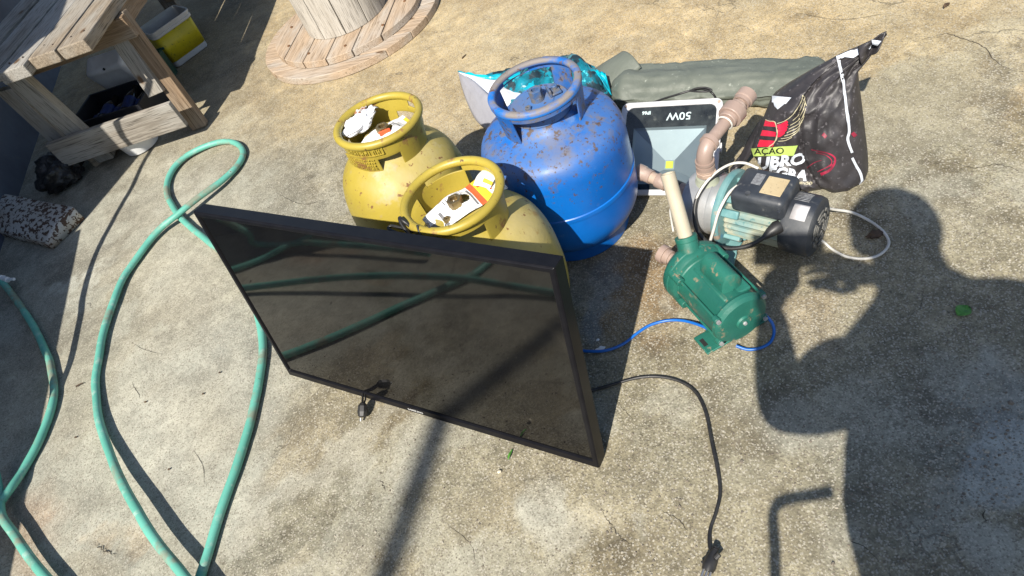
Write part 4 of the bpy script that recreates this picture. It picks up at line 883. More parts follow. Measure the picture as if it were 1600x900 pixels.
# ------------------------------------------------------------------ floodlight
def floodlight():
    tl, tr, br, bl2 = G(972,160,.155), G(1137,153,.155), G(1112,303,.012), G(960,306,.012)
    u = ((tr-tl)+(br-bl2)).normalized(); vv = ((bl2-tl)+(br-tr)); vv = (vv-u*vv.dot(u)).normalized(); c = (tl+tr+br+bl2)/4; w = (tr-tl).length*.5+(br-bl2).length*.5; h = ((bl2-tl).length+(br-tr).length)/2; w = min(w, h*1.24)
    # local x = -u, y = v (so the lettering reads upside down as in the photograph), z = out of the face
    mw = Matrix.Identity(4); x = -u; y = vv; z = x.cross(y)
    for i in range(3): mw[i][0] = x[i]; mw[i][1] = y[i]; mw[i][2] = z[i]; mw[i][3] = c[i]
    t = thing('floodlight', 'rectangular LED floodlight marked 50W lying upside down against the tarpaulin', 'floodlight', mw)
    hx, hy = w/2, h/2
    def rr(hx, hy, r, z, n=6):
        P = []
        for cx, cy, a0 in ((hx-r, hy-r, 0), (-hx+r, hy-r, 90), (-hx+r, -hy+r, 180), (hx-r, -hy+r, 270)):
            for k in range(n+1): a = math.radians(a0+90*k/n); P.append((cx+r*math.cos(a), cy+r*math.sin(a), z))
        return P
    k = 28
    def loft(rings, cap0=False, cap1=False):
        mb = MB(); v = []; f = []
        for r_ in rings: v += r_
        for i in range(len(rings)-1):
            for j in range(k): f.append((i*k+j, i*k+(j+1)%k, (i+1)*k+(j+1)%k, (i+1)*k+j))
        if cap0: f.append(tuple(range(k)))
        if cap1: f.append(tuple((len(rings)-1)*k+j for j in range(k)))
        mb.add(v, f); return mb
    fr = .015
    loft([rr(hx-.02,hy-.02,.02,-.048), rr(hx-.004,hy-.004,.02,-.032), rr(hx,hy,.02,-.006), rr(hx,hy,.02,-.002), rr(hx-.002,hy-.002,.02,0), rr(hx-fr,hy-fr,.02,0), rr(hx-fr-.001,hy-fr-.001,.02,-.003)], True).build('housing', m_fgrey, t, world=False, angle=50)
    # black printed mask of the front glass with the reflector window cut out
    wx, y0, y1 = hx*.72, -hy+.075, hy-.032
    mb = MB(); out = rr(hx-fr-.0008,hy-fr-.0008,.02,-.0025); 
    def win(z, e=0): return [(wx-e,y1-e,z),(-wx+e,y1-e,z),(-wx+e,y0+e,z),(wx-e,y0+e,z)]
    v = out+win(-.0025); f = []
    for q, s in enumerate((0, 7, 14, 21)):
        for j in range(6): f.append((s+j, s+j+1, 28+q))
        f.append((s+6, (s+7)%28, 28+(q+1)%4, 28+q))
    mb.add(v, f); mb.build('front_mask', m_fblk, t, world=False, smooth=False)
    cy = y0+.60*(y1-y0); cx = .0; ch = .0135
    mb = MB(); v = win(-.004)+win(-.010, .006)+[(cx+ch,cy+ch,-.042),(cx-ch,cy+ch,-.042),(cx-ch,cy-ch,-.042),(cx+ch,cy-ch,-.042)]
    f = []
    for i in range(2):
        for j in range(4): f.append((i*4+j, i*4+(j+1)%4, (i+1)*4+(j+1)%4, (i+1)*4+j))
    mb.add(v, f+[(8,9,10,11)]); mb.build('reflector', m_refl, t, world=False, smooth=False)
    MB().box((cx-.0105,cy-.0105,-.0418), (cx+.0105,cy+.0105,-.0395)).build('led_chip', m_led, t, world=False, bevel=.001)
    mb = MB(); mb.add(rr(hx-fr-.0015,hy-fr-.0015,.02,-.0012), [tuple(range(k))]); mb.build('cover_glass', m_glass, t, world=False, smooth=False)
    a = text_mb('50W', .030, .0004, 1.12); map_mb(a, lambda q: Vector((q.x-.024, q.y-hy+.045, -.0018))); a.build('wattage_lettering', M('print_white', (.75,.8,.85), .5), t, world=False, fix=False)
    a = text_mb('IP66', .0135, .0005, 1.05); map_mb(a, lambda q: Vector((q.x+.068, q.y-hy+.032, -.0018))); a.build('rating_lettering', bpy.data.materials['print_white'], t, world=False, fix=False)
    for sx in (-1, 1):
        for sy in (-1, 1):
            mb = MB(); mb.lathe([(0,.0025),(.0035,.0025),(.0045,0)], 10, 0, Matrix.Translation((sx*(hx-.011), sy*(hy-.011), 0))); mb.build('screw', m_pvcl, t, world=False)
    for i in range(9): xx = -hx*.7+i*hx*.175; mb = MB(); mb.box((xx-.002,-hy*.7,-.075), (xx+.002,hy*.7,-.046)); mb.build('cooling_fin', m_fgrey, t, world=False)
    for x_ in (-hx-.001, hx+.001): mb = MB(); mb.box((x_-.002,-.012,-.03), (x_+.002,.012,-.012)); mb.build('bracket_lug', m_fgrey, t, world=False)
    # supply lead over the top edge
    cable('supply_lead', None, None, [G(1020,160,.13), G(1040,153,.15), G(1060,147,.165), G(1080,141,.17), G(1095,139,.172), G(1108,142,.17), G(1116,149,.16), G(1120,158,.13)], .003, m_blk, 8, 8, t)
    cable('supply_lead', None, None, [G(1078,142,.172), G(1088,138,.18), G(1102,137,.182), G(1112,141,.178), G(1105,143,.175), G(1090,143,.175), G(1080,142,.172)], .0028, m_blk, 8, 8, t)
    return t
fl = floodlight()

# ------------------------------------------------------------------ silver, teal and black pump with brown pipes
PA = G(1095,312,.092); PB = G(1264,352,.092); AX = (PB-PA); AX.z = 0; AX.normalize(); mid = (PA+PB)/2
mwp = frame(Vector((mid.x, mid.y, .092)), AX); LP = (PB-PA).length
bp = thing('water_pump', 'dirty silver and black electric water pump with brown pipes in front of black sack', 'water pump', mwp)
XM = Matrix(((0,0,1,0),(1,0,0,0),(0,1,0,0),(0,0,0,1)))       # lathe axis to local x
def lx(mb, prof, n=48, mi=0): mb.lathe(prof, n, mi, XM)
mb = MB(); lx(mb, [(0,-.165),(.045,-.164),(.068,-.157),(.077,-.143),(.078,-.10),(.078,-.098),(.078,-.088),(.075,-.086),(.070,-.072),(.066,-.066)]); mb.build('pump_head', m_steel, bp, world=False, angle=40)
mb = MB(); mb.lathe([(.036,.050),(.034,.064),(.027,.078),(.025,.088),(.0,.088)], 28, 0, Matrix.Translation((-.110,.0,0))); mb.build('outlet_boss', m_conc, bp, world=False)
# teal bracket: ring plate, arms and foot
mb = MB(); lx(mb, [(.060,-.066),(.090,-.064),(.094,-.058),(.094,-.050),(.090,-.046),(.060,-.044),(.060,-.066)], 60); mb.build('bracket_ring', m_tealp, bp, world=False, angle=40)
mb = MB()
for a in (35, 62, 118, 145, 215, 325, 250, 290):
    mb = MB(); Rm = Matrix.Rotation(math.radians(a-90), 4, 'X'); mb.box((-.048,-.010,.066), (-.005,.010,.078), 0, Rm); mb.build('bracket_arm', m_tealp, bp, world=False, bevel=.003)
mb = MB(); v = [(-.075,-.062,-.091),(-.020,-.062,-.091),(-.020,.062,-.091),(-.075,.062,-.091)]
mb.box((-.078,-.075,-.0915), (-.018,.075,-.083)); mb.box((-.056,-.05,-.083), (-.046,-.018,-.058)); mb.box((-.056,.018,-.083), (-.046,.05,-.058)); mb.build('foot', m_tealp, bp, world=False, bevel=.003)
fn_ = M('chipped_blue_paint', (.03,.22,.42), .5, 0, (.10,.34,.46), 18, spots=[((.42,.34,.26), 22, .56, .66)])
mb = MB(); mb.add([(-.075,-.070,-.083),(-.045,-.070,-.083),(-.034,-.128,-.088),(-.052,-.152,-.0905),(-.072,-.130,-.0905)], [(0,1,2,3,4)]); mb.build('foot_tab', fn_, bp, world=False, solid=.006, smooth=False)
mb = MB(); mb.add([(-.040,-.070,-.080),(-.012,-.070,-.080),(-.002,-.118,-.086),(-.018,-.138,-.090),(-.031,-.120,-.090)], [(0,1,2,3,4)]); mb.build('foot_tab', m_tealp, bp, world=False, solid=.006, smooth=False)
mb = MB(); n = 72; prof = [(-.044,.060),(-.040,.0635),(.092,.0635),(.096,.060)]
v = []; f = []
for (x, r) in prof:
    for j in range(n): a = 2*math.pi*j/n; k = r+(.004 if j % 3 == 0 else -.001); v.append((x, k*math.cos(a), k*math.sin(a)))
for i in range(3):
    for j in range(n): f.append((i*n+j, i*n+(j+1)%n, (i+1)*n+(j+1)%n, (i+1)*n+j))
f += [tuple(range(n)), tuple(3*n+j for j in range(n))]; mb.add(v, f); mb.build('motor_body', m_motor, bp, world=False, angle=20)
mb = MB(); mb.box((-.030,-.052,.042), (.098,.050,.102)); tbx = mb.build('terminal_box', m_pblk, bp, world=False, bevel=.014, seg=4)
mb = MB(); mb.box((.034,-.030,.1005), (.082,.026,.1035)); o = mb.build('rating_plate', m_tan, tbx, world=False, bevel=.0008)
mb = MB(); mb.box((.004,-.008,.1005), (.026,.028,.1028)); mb.build('rating_plate', m_grpl, tbx, world=False, bevel=.0008)
mb = MB(); mb.cyl((.012,-.040,.099), (.012,-.040,.1045), .006, 12); mb.cyl((.088,-.040,.080), (.088,-.058,.080), .004, 10); mb.build('cover_screw', m_pblk, tbx, world=False)
mb = MB(); lx(mb, [(.0635,.088),(.070,.090),(.072,.098),(.072,.142),(.069,.154),(.058,.160),(0,.160)], 56); fc = mb.build('fan_cover', m_pblk, bp, world=False, angle=40)
mb = MB()
for r0, r1 in ((.014,.022),(.027,.035),(.040,.048)):
    for q in range(6): mb.lathe([(r0,.1615),(r1,.1615)], 8, 0, XM, math.radians(q*60+6), math.radians(q*60+54))
mb.build('vent_slot', m_vent, fc, world=False, solid=.002)
mb = MB()
for k in range(7):
    a0 = math.radians(62+k*4.2)
    mb.lathe([(.0726,.100),(.0726,.134)], 2, 0, XM, a0, a0+math.radians(2.2))
mb.build('printed_warning', m_grpl, fc, world=False, solid=.0008)
mb = MB(); mb.lathe([(.0728,.108),(.0728,.142)], 8, 0, XM, math.radians(98), math.radians(128)); 
# sticker faces the camera side
mb.v = [(x, y, z) for x, y, z in mb.v]; mb.build('sticker', M('pale_sticker', (.5,.5,.51), .5, 0, (.42,.40,.40), 60), fc, world=False, solid=.0008)
# pipes
def ring(mb, c, d, r, h, n=28, mi=0): d = Vector(d).normalized(); mb.cyl(Vector(c)-d*h/2, Vector(c)+d*h/2, r, n, mi)
b0 = wm(bp) @ Vector((-.110,0,.086)); e1 = b0+Vector((0,0,.085))
hd = G(1168,148,e1.z+.012)-(b0+Vector((0,0,.080))); hl = hd.length; hd.normalize()
pr = .0150
mb = MB(); ring(mb, b0+Vector((0,0,.004)), (0,0,1), .019, .010); mb.build('metal_nipple', m_steel, bp)
mb = MB(); ring(mb, b0+Vector((0,0,.016)), (0,0,1), .0245, .013, 8); ring(mb, b0+Vector((0,0,.025)), (0,0,1), .0215, .006); mb.build('thread_ring', m_pvcl, bp, smooth=True, bevel=.0015)
mb = MB(); R0 = .030; c_ = b0+Vector((0,0,.052)); pts = [b0+Vector((0,0,.026)), c_]
for k in range(1, 9): a = math.radians(90*k/8*.93); pts.append(c_+Vector((0,0,1))*R0*math.sin(a)+hd*R0*(1-math.cos(a)))
mb.tube(pts, [.0190]*len(pts), 24); ring(mb, b0+Vector((0,0,.034)), (0,0,1), .0225, .010); ring(mb, b0+Vector((0,0,.048)), (0,0,1), .0225, .007); ring(mb, pts[-1], hd, .0225, .012); mb.build('elbow', m_pvc, bp, angle=40)
st = pts[-1]; hd = (G(1168,148,st.z+.014)-st).normalized()
def at(d): return st+hd*d
FL = (G(1168,148,(st.z+.014))-st).length
mb = MB(); mb.cyl(st, at(FL-.006), pr, 24); mb.build('outlet_pipe', m_pvc, bp)
mb = MB(); ring(mb, at(FL*.50), hd, .0225, .018); ring(mb, at(FL*.60), hd, .030, .030, 16); ring(mb, at(FL*.70), hd, .0215, .022); mb.build('union_nut', m_pvc, bp, bevel=.002)
mb = MB(); mb.lathe([(.0165,-.012),(.021,-.012),(.021,-.002),(.0235,0),(.0235,.022),(.0175,.022),(.0165,.010),(0,.010)], 28, 0, frame(at(FL-.02), hd) @ Matrix(((0,0,1,0),(1,0,0,0),(0,1,0,0),(0,0,0,1)))); mb.build('end_coupling', m_pvc, bp)
mb = MB(); tie = [at(FL*.40)+(hd.cross(Vector((0,0,1))).normalized()*math.cos(a)+hd.cross(hd.cross(Vector((0,0,1)))).normalized()*math.sin(a))*.0185 for a in np.linspace(0, 6.28, 20)[:-1]]; mb.tube(tie, .0022, 6, closed=True); mb.build('cable_tie', m_wcable, bp)
# suction pipe off the front of the head
s0 = wm(bp) @ Vector((-.172,.0,.012)); s1 = G(998,268,s0.z+.02); sd = (s1-s0).normalized(); sl_ = (s1-s0).length
mb = MB(); mb.cyl(s0, s1-sd*.02, .0155, 24); mb.build('suction_pipe', m_pvcl, bp)
mb = MB(); ring(mb, s0+sd*.012, sd, .021, .03); ring(mb, s0+sd*.075, sd, .0195, .03); mb.build('coupling', m_pvc, bp, bevel=.0015)
mb = MB(); ring(mb, s0+sd*.040, sd, .0205, .017); mb.build('cream_tape', m_cream, bp)
mb = MB(); ring(mb, s0+sd*.028, sd, .0212, .016); mb.build('black_tape', m_blk, bp)
mb = MB(); mb.lathe([(.0155,-.025),(.0185,-.025),(.0185,-.006),(.021,0),(.021,.018),(.0165,.018),(.015,0),(0,0)], 28, 0, frame(s1-sd*.016, sd) @ Matrix(((0,0,1,0),(1,0,0,0),(0,1,0,0),(0,0,0,1)))); mb.build('pipe_socket', m_pvc, bp)
# cables of that pump
def Lb(x, y, z): return wm(bp) @ Vector((x, y, z))
cable('black_lead', None, None, [Lb(.085,-.060,.035), Lb(.075,-.085,.032), Lb(.045,-.108,.012), Lb(.0,-.125,.0), Lb(-.05,-.128,.0), Lb(-.088,-.108,.012), Lb(-.104,-.086,.035), Lb(-.108,-.058,.066), Lb(-.098,-.02,.088), Lb(-.078,.02,.094)], .0052, m_blk, 8, 10, bp)
mb = MB(); mb.tube([Lb(.092,-.055,.038), Lb(.086,-.062,.037), Lb(.078,-.078,.034), Lb(.068,-.092,.026)], [.015,.016,.012,.006], 14); mb.build('cord_boot', m_blk, bp)
cable('white_lead', None, None, [Lb(.0,.045,.100), Lb(-.035,.045,.108), Lb(-.065,.03,.108), Lb(-.088,-.005,.102), Lb(-.104,-.045,.082), Lb(-.112,-.075,.045), Lb(-.108,-.088,.010), Lb(-.10,-.092,-.02)], .0033, m_wcable, 8, 8, bp)
cable('white_lead', None, None, [Lb(-.022,-.020,.098), Lb(-.035,-.040,.088), Lb(-.045,-.075,.060), Lb(-.052,-.095,.02), Lb(-.064,-.105,-.03), Lb(-.075,-.10,-.06)], .0036, m_wcable, 8, 8, bp)
cable('white_lead', None, None, H([(1285,322,.10),(1300,327,.06),(1330,332,.02),(1358,345,.006),(1380,362,.005),(1389,380,.005),(1378,396,.005),(1355,404,.005),(1325,402,.006),(1302,391,.01),(1288,379,.02),(1275,372,.04)], 0), .0034, m_wcable, 8, 8, bp)

# ------------------------------------------------------------------ green pump
GA = G(1078,415,.082); GB = G(1160,500,.082); gx = (GB-GA); gx.z = 0; gl = gx.length; gx.normalize()
mwg = frame(Vector(((GA+GB).x/2, (GA+GB).y/2, .080)), gx); gp = thing('water_pump', 'muddy green cast water pump with upright cream pipe', 'water pump', mwg)
hL = gl/2
mb = MB(); lx(mb, [(.0,hL+.004),(.040,hL+.004),(.058,hL+.001),(.065,hL-.006),(.067,hL-.014),(.0645,hL-.018),(.063,hL-.022),(.063,-hL+.050),(.066,-hL+.046)], 64); mb.build('motor_body', m_gpump, gp, world=False, angle=30)
mb = MB(); lx(mb, [(.0,hL+.0085),(.016,hL+.0085),(.018,hL+.004)], 28); mb.build('end_boss', m_gpump, gp, world=False)
mb = MB(); lx(mb, [(0,hL+.0125),(.004,hL+.0125),(.005,hL+.008)], 10); mb.build('centre_bolt', m_steel, gp, world=False)
mb = MB(); lx(mb, [(.066,-hL+.048),(.074,-hL+.044),(.077,-hL+.036),(.077,-hL+.026),(.079,-hL+.024),(.079,-hL+.010),(.076,-hL+.004),(.060,-hL-.012),(.0,-hL-.016)], 64); mb.build('pump_head', m_gpump, gp, world=False, angle=30)
# four lugs and tie rods
for a in (35, 145, 215, 325):
    c, s = math.cos(math.radians(a)), math.sin(math.radians(a)); y, z = .069*c, .069*s
    mb = MB(); mb.cyl((-hL+.05, y, z), (hL-.006, y, z), .0032, 10); mb.build('tie_rod', m_gpump, gp, world=False)
    mb = MB(); mb.cyl((-hL+.062, y*1.03, z*1.03), (-hL+.020, y*1.03, z*1.03), .0105, 14); mb.build('tie_rod_lug', m_gpump, gp, world=False, bevel=.0015); mb = MB(); mb.cyl((hL-.016, y, z), (hL-.002, y, z), .0085, 14); mb.build('tie_rod_lug', m_gpump, gp, world=False, bevel=.0015)
    mb = MB(); mb.cyl((hL-.003, y, z), (hL+.003, y, z), .0055, 6); mb.build('rod_nut', m_steel, gp, world=False)
# capacitor cover on top: half-round with domed ends
mb = MB(); sec = 14
def cap_(u, v):
    x = -hL+.066+u*.098; e = min(1, max(.02, 1-((abs(u-.5)-.40)/.10)**2)) if abs(u-.5) > .40 else 1
    a = math.pi*v; return (x, .010+.025*math.cos(a)*math.sqrt(e), .060+.044*math.sin(a)**.8*math.sqrt(e))
mb.grid(cap_, 24, sec); mb.build('terminal_cover', m_gpump, gp, world=False, angle=40)
mb = MB(); mb.box((-hL+.058,-.024,.050), (hL-.024,.044,.0615)); mb.build('cover_flange', m_gpump, gp, world=False, bevel=.004)
# foot plate
mb = MB(); mb.box((hL-.072,-.086,-.0795), (hL-.016,.080,-.0735)); mb.box((hL-.070,-.055,-.0735), (hL-.064,.055,-.045)); mb.box((hL-.030,-.055,-.0735), (hL-.024,.055,-.045)); ft = mb.build('foot', m_gpump, gp, world=False, bevel=.002)
for y in (-.075, .068): mb = MB(); mb.box((hL-.058,y-.005,-.0738), (hL-.036,y+.005,-.0732)); mb.build('foot_slot', m_dark, ft, world=False)
# discharge socket and cream pipe, suction nipple
d0 = wm(gp) @ Vector((-hL+.012,.0,.060)); d1 = G(1043,271,.30); dd = (d1-d0).normalized()
mb = MB(); mb.cyl(d0, d0+dd*.035, .026, 28, 0, .024); ring(mb, d0+dd*.034, dd, .0255, .012); mb.build('discharge_socket', m_gpump, gp, bevel=.0015)
L_ = (d1-d0).length; mb = MB(); mb.lathe([(.0165,.03),(.0165,L_),(.0140,L_),(.0140,L_-.05),(0,L_-.05)], 32, 0, frame(d0, dd) @ Matrix(((0,0,1,0),(1,0,0,0),(0,1,0,0),(0,0,0,1)))); mb.build('riser_pipe', m_cream, gp, angle=30)
n0 = wm(gp) @ Vector((-hL-.012,-.022,.018)); nd = Vector(gx)*-.9+Vector((-.35,.1,.12)); nd.normalize()
mb = MB(); mb.cyl(n0, n0+nd*.026, .0150, 24); ring(mb, n0+nd*.030, nd, .0185, .016); ring(mb, n0+nd*.044, nd, .0225, .016); mb.build('suction_nipple', m_pvc, gp, bevel=.001)
cable('white_lead', None, None, H([(1052,362,.05),(1049,345,.06),(1047,330,.06),(1050,318,.05)], 0), .0028, m_wcable, 8, 8, gp)
cable('blue_lead', None, None, H([(870,535,.05),(900,546,.006),(925,549,.005),(950,547,.005),(975,537,.005),(995,521,.005),(1015,508,.005),(1040,501,.006),(1065,501,.010),(1090,507,.02),(1110,515,.03)], 0), .0036, m_bcable, 8, 8, gp)
cable('blue_lead', None, None, H([(1195,492,.04),(1206,505,.02),(1209,520,.008),(1203,535,.006),(1187,544,.006),(1168,546,.006),(1150,540,.012)], 0), .0036, m_bcable, 8, 8, gp)

# ------------------------------------------------------------------ black printed sack
def blacksack():
    b0, b1 = G(1240,289,0), G(1352,292,0); ex = (b1-b0); ex.z = 0; ex.normalize(); nbk = Vector((-ex.y, ex.x, 0)); tilt = math.radians(14)
    up = nbk*math.sin(tilt)+Vector((0,0,math.cos(tilt))); nrm = ex.cross(up)        # ex x up : towards the back or front
    if nrm.dot(CO-b0) < 0: nrm = -nrm
    o = b0+nbk*.05
    rows = [(0,(1236,276),(1330,285)),(.06,(1210,268),(1345,283)),(.14,(1186,250),(1355,275)),(.22,(1173,232),(1357,262)),(.32,(1180,212),(1356,240)),(.44,(1194,180),(1352,205)),(.56,(1206,150),(1348,172)),(.66,(1232,131),(1345,148)),(.76,(1268,109),(1342,124)),(.85,(1309,86),(1341,112)),(.92,(1343,71),(1358,92)),(.97,(1366,60),(1371,72)),(1,(1383,52),(1386,54))]
    us = [r[0] for r in rows]
    def edge(v, k): return onplane(np.interp(v, us, [r[k][0] for r in rows]), np.interp(v, us, [r[k][1] for r in rows]), o, nrm)
    def fn(u, v, s=1):
        L_, R_ = edge(v, 1), edge(v, 2); p = L_.lerp(R_, u); w = (R_-L_).length
        prof = math.sqrt(max(0, 1-abs(2*u-1)**2.3)); d = min(.085, w*.42)*prof*(1-max(0,(v-.55)/.45)**1.6*.75)*(.75+.25*min(1, v/.12))
        q = Vector((u*3.2, v*3.6, 1.3*s)); wr = .018*mnoise.noise(q*1.3)+.008*mnoise.noise(q*3.4)+.006*(abs(mnoise.noise(Vector((u*5-v*6, v*2+u*2, 4))))-.2)
        rg = 1-abs(mnoise.noise(Vector((u*4.2+v*3, v*5-u*3, 8))))*2; rg2 = 1-abs(mnoise.noise(Vector((u*9-v*4, v*8+u*5, 3))))*2; wr += .007*max(0, rg)**2; crease = -.016*math.exp(-((u-(.40-.55*(v-.45)))/.03)**2)*(1 if v < .75 else .3)
        p = p+nrm*s*(d+(wr+crease)*prof*(1 if s > 0 else .6))
        if p.z < .001: p.z = .001
        return p
    t = thing('printed_sack', 'black plastic sack with red wing emblem and pointed twisted top', 'sack', o)
    mb = MB(); NU, NV = 60, 90
    fr = [[fn(i/NU, j/NV, 1) for i in range(NU+1)] for j in range(NV+1)]; bk = [[fn(i/NU, j/NV, -1) for i in range(NU+1)] for j in range(NV+1)]
    mb.grid(lambda u, v: fr[round(v*NV)][round(u*NU)], NU, NV); mb.grid(lambda u, v: bk[round(v*NV)][NU-round(u*NU)], NU, NV)
    # bottom closing strip
    n = NU+1; base2 = (NV+1)*n
    mb.f += [(i, i+1, base2+NU-i-1, base2+NU-i) for i in range(NU)]; mb.mi += [0]*NU
    me = mb.build('sack_film', m_bag, t, angle=45)
    verts = [Vector(v) for v in mb.v]; bvh = BVHTree.FromPolygons(verts, mb.f)
    def hit(px, py, lift=.0016):
        d = ray(px, py).normalized(); loc, nn, idx, dist = bvh.ray_cast(CO, d)
        if loc is None:
            loc, nn, idx, dist = bvh.find_nearest(onplane(px, py, o+nrm*.05, nrm))
        if nn.dot(d) > 0: nn = -nn
        return loc+nn*lift
    def txt(s, size, c, xd, yd, mat, name, bold=.02, sx=1.0, lift=.002, cuts=2):
        a = text_mb(s, 1.0, bold, sx); xd = Vector(xd); yd = Vector(yd)
        a = map_mb(a, lambda q: hit(c[0]+(xd.x*q.x+yd.x*q.y)*size, c[1]+(xd.y*q.x+yd.y*q.y)*size, lift), cuts); return a.build(name, mat, t, fix=False)
    def poly(P, mat, name, lift=.0016, k=6):
        # quad patch given by 4 pixel corners
        mb = MB(); a, b, c, d = [Vector(p) for p in P]
        mb.grid(lambda u, v: hit(*(a.lerp(b, u)).lerp(d.lerp(c, u), v), lift), k*2, k); mb.build(name, mat, t, fix=False)
    def line(P, w, mat, name, lift=.0022, k=6, mbx=None):
        pts = smooth_path([Vector((x, y, 0)) for x, y in P], k); mb = mbx or MB(); L_ = []
        for i, p in enumerate(pts):
            d = (pts[min(i+1,len(pts)-1)]-pts[max(i-1,0)]).normalized(); nn = Vector((-d.y, d.x, 0)); ww = w[0]+(w[1]-w[0])*i/(len(pts)-1) if isinstance(w, tuple) else w
            L_.append((hit(p.x+nn.x*ww/2, p.y+nn.y*ww/2, lift), hit(p.x-nn.x*ww/2, p.y-nn.y*ww/2, lift)))
        v = [q for ab in L_ for q in ab]; mb.add(v, [(2*i, 2*i+1, 2*i+3, 2*i+2) for i in range(len(pts)-1)])
        if mbx is None: mb.build(name, mat, t, fix=False)
    # shield with red bars
    poly([(1197,187),(1211,190),(1213,198),(1194,197)], m_pr_red, 'red_bar'); poly([(1192,203),(1213,206),(1213,213),(1189,212)], m_pr_red, 'red_bar'); poly([(1188,218),(1212,220),(1208,229),(1184,229)], m_pr_red, 'red_bar')
    line([(1197,187),(1203,189),(1211,190),(1214,198),(1215,210),(1211,222),(1202,229)], 1.3, m_pr_gold, 'shield_outline')
    mb = MB()
    for P in ([(1215,197),(1222,195),(1231,189)], [(1216,200),(1224,198),(1231,193)], [(1216,204),(1224,202),(1230,197)], [(1216,208),(1223,206),(1229,201)], [(1215,212),(1221,210),(1226,206)]): line(P, 3.6, None, '', mbx=mb)
    mb.build('red_feathers', m_pr_red, t, fix=False)
    mb = MB()
    for P in ([(1215,193),(1228,188),(1240,176),(1250,160),(1254,149)], [(1238,188),(1248,178),(1255,164),(1257,150)], [(1235,195),(1247,187),(1255,174),(1259,160)], [(1233,201),(1246,194),(1254,184),(1259,170)], [(1230,207),(1243,201),(1252,192),(1257,180)], [(1226,212),(1239,208),(1248,200),(1254,190)], [(1221,216),(1234,214),(1244,207),(1250,199)], [(1216,220),(1228,219),(1238,214)], [(1254,149),(1258,156),(1260,166)]): line(P, .9, None, '', mbx=mb)
    mb.build('wing_outline', m_pr_gold, t, fix=False)
    poly([(1174,232),(1246,227),(1240,243),(1178,244)], m_pr_lime, 'lime_band', .0014, 8)
    txt('AÇÃO', 13.5, (1203,236), (1,-.035), (.0,-1), m_pr_black, 'band_lettering', .015, 1.2, .0030)
    txt('UBRO', 24, (1221,252), (1,-.12), (.12,-1), m_pr_white, 'large_lettering', .045, 1.12, .0040)
    txt('EGRA', 22, (1231,272), (1,.10), (.16,-1), m_pr_white, 'large_lettering', .045, 1.04, .0040)
    txt('MENGO', 5.5, (1257,286.5), (1,.03), (.1,-1), m_pr_gold, 'small_lettering', .02, 1.15, .0026, 1)
    poly([(1207,150),(1237,153),(1228,163),(1207,160)], m_pr_white, 'white_print'); poly([(1209,160),(1226,163),(1216,171),(1211,166)], m_pr_white, 'white_print')
    line([(1309,88),(1313,104),(1317,130),(1321,160),(1324,185),(1326,205),(1324,218),(1331,238)], 4.2, m_pr_white, 'white_seam'); line([(1331,246),(1337,258),(1344,272),(1347,290)], 4, m_pr_white, 'white_seam')
    line([(1306,88),(1330,77),(1352,68),(1366,62)], 3.4, m_pr_white, 'white_seam')
    mb = MB()
    line([(1268,233),(1282,236),(1296,240),(1304,246),(1303,256),(1295,266),(1283,272)], (1.2,4.5), None, '', mbx=mb); line([(1276,238),(1290,242),(1299,250),(1297,260)], 1.6, None, '', mbx=mb); line([(1262,262),(1272,254),(1284,250)], 1.0, None, '', mbx=mb); line([(1278,268),(1290,262),(1300,256)], (1,3), None, '', mbx=mb)
    mb.build('faded_red_print', m_pr_dred, t, fix=False)
    mb = MB(); line([(1285,209),(1291,214)], 6, None, '', mbx=mb); line([(1331,207),(1336,213)], 6, None, '', mbx=mb); mb.build('faded_red_print', m_pr_dred, t, fix=False)
    # side gusset lying out to the lower left
    a, b, c, d = G(1206,176,.16), G(1190,214,.09), G(1148,266,.012), G(1158,240,.03); e = G(1186,190,.13)
    mb = MB(); top = smooth_path([a, e, d, c+Vector((-.008,.01,0))], 6); bot = smooth_path([a+Vector((.02,-.01,-.03)), b, G(1170,246,.045), c], 6); n_ = len(top)-1
    mb.grid(lambda u, v: top[round(u*n_)].lerp(bot[round(u*n_)], v)+nrm*(.018*math.sin(v*math.pi))+Vector((0,0,.006*mnoise.noise(Vector((u*7,v*5,3))))), n_, 10); mb.build('side_gusset', m_bag, t, solid=.003)
    # twisted top flag
    mb = MB(); p0, p1, p2, p3 = [onplane(x, y, o+nrm*.02, nrm) for x, y in ((1341,72),(1385,51),(1372,78),(1346,100))]
    mb.grid(lambda u, v: (p0.lerp(p1, u)).lerp(p3.lerp(p2, u), v)+nrm*(.012*math.sin(u*5+v*3)), 14, 8); mb.build('pointed_top', m_bag, t, solid=.0025)
    poly_ = MB(); w = [onplane(x, y, o+nrm*.036, nrm) for x, y in ((1362,62),(1377,64),(1371,72),(1363,69))]; poly_.add(w, [(0,1,2,3)]); poly_.build('white_fold', m_pr_white, t, solid=.002)
    return t
blacksack()

# ------------------------------------------------------------------ small litter on the floor
def leaf(name, label, c, L_, w, rz, mat, curl=.004):
    mb = MB(); n = 10; v = []; f = []
    for i in range(n+1):
        u = i/n; hw_ = w/2*math.sin(math.pi*min(1, u*.92+.06))**.8; x = (u-.5)*L_
        for s in (-1, 0, 1): v.append((x, s*hw_, curl*abs(s)+.002*math.sin(u*5)+.002))
    for i in range(n):
        for s in range(2): f.append((i*3+s, i*3+s+1, i*3+s+4, i*3+s+3))
    mb.add(v, f); o = mb.build(name, mat, None, solid=.0006); o.matrix_basis = Matrix.Translation(c) @ Matrix.Rotation(rz, 4, 'Z'); return tag(o, label, 'leaf')
leaf('leaf', 'bright green leaf on the shaded concrete right of the pumps', G(1505,487,.001), .034, .030, .25, m_leaf)
leaf('leaf', 'tiny narrow green leaf lying below the television bottom edge', G(798,711,.0), .026, .005, .9, m_leaf)
leaf('leaf', 'dark dry leaf alone near the top right of the yard', G(1479,11,.0), .026, .013, .3, m_dleaf, .008)
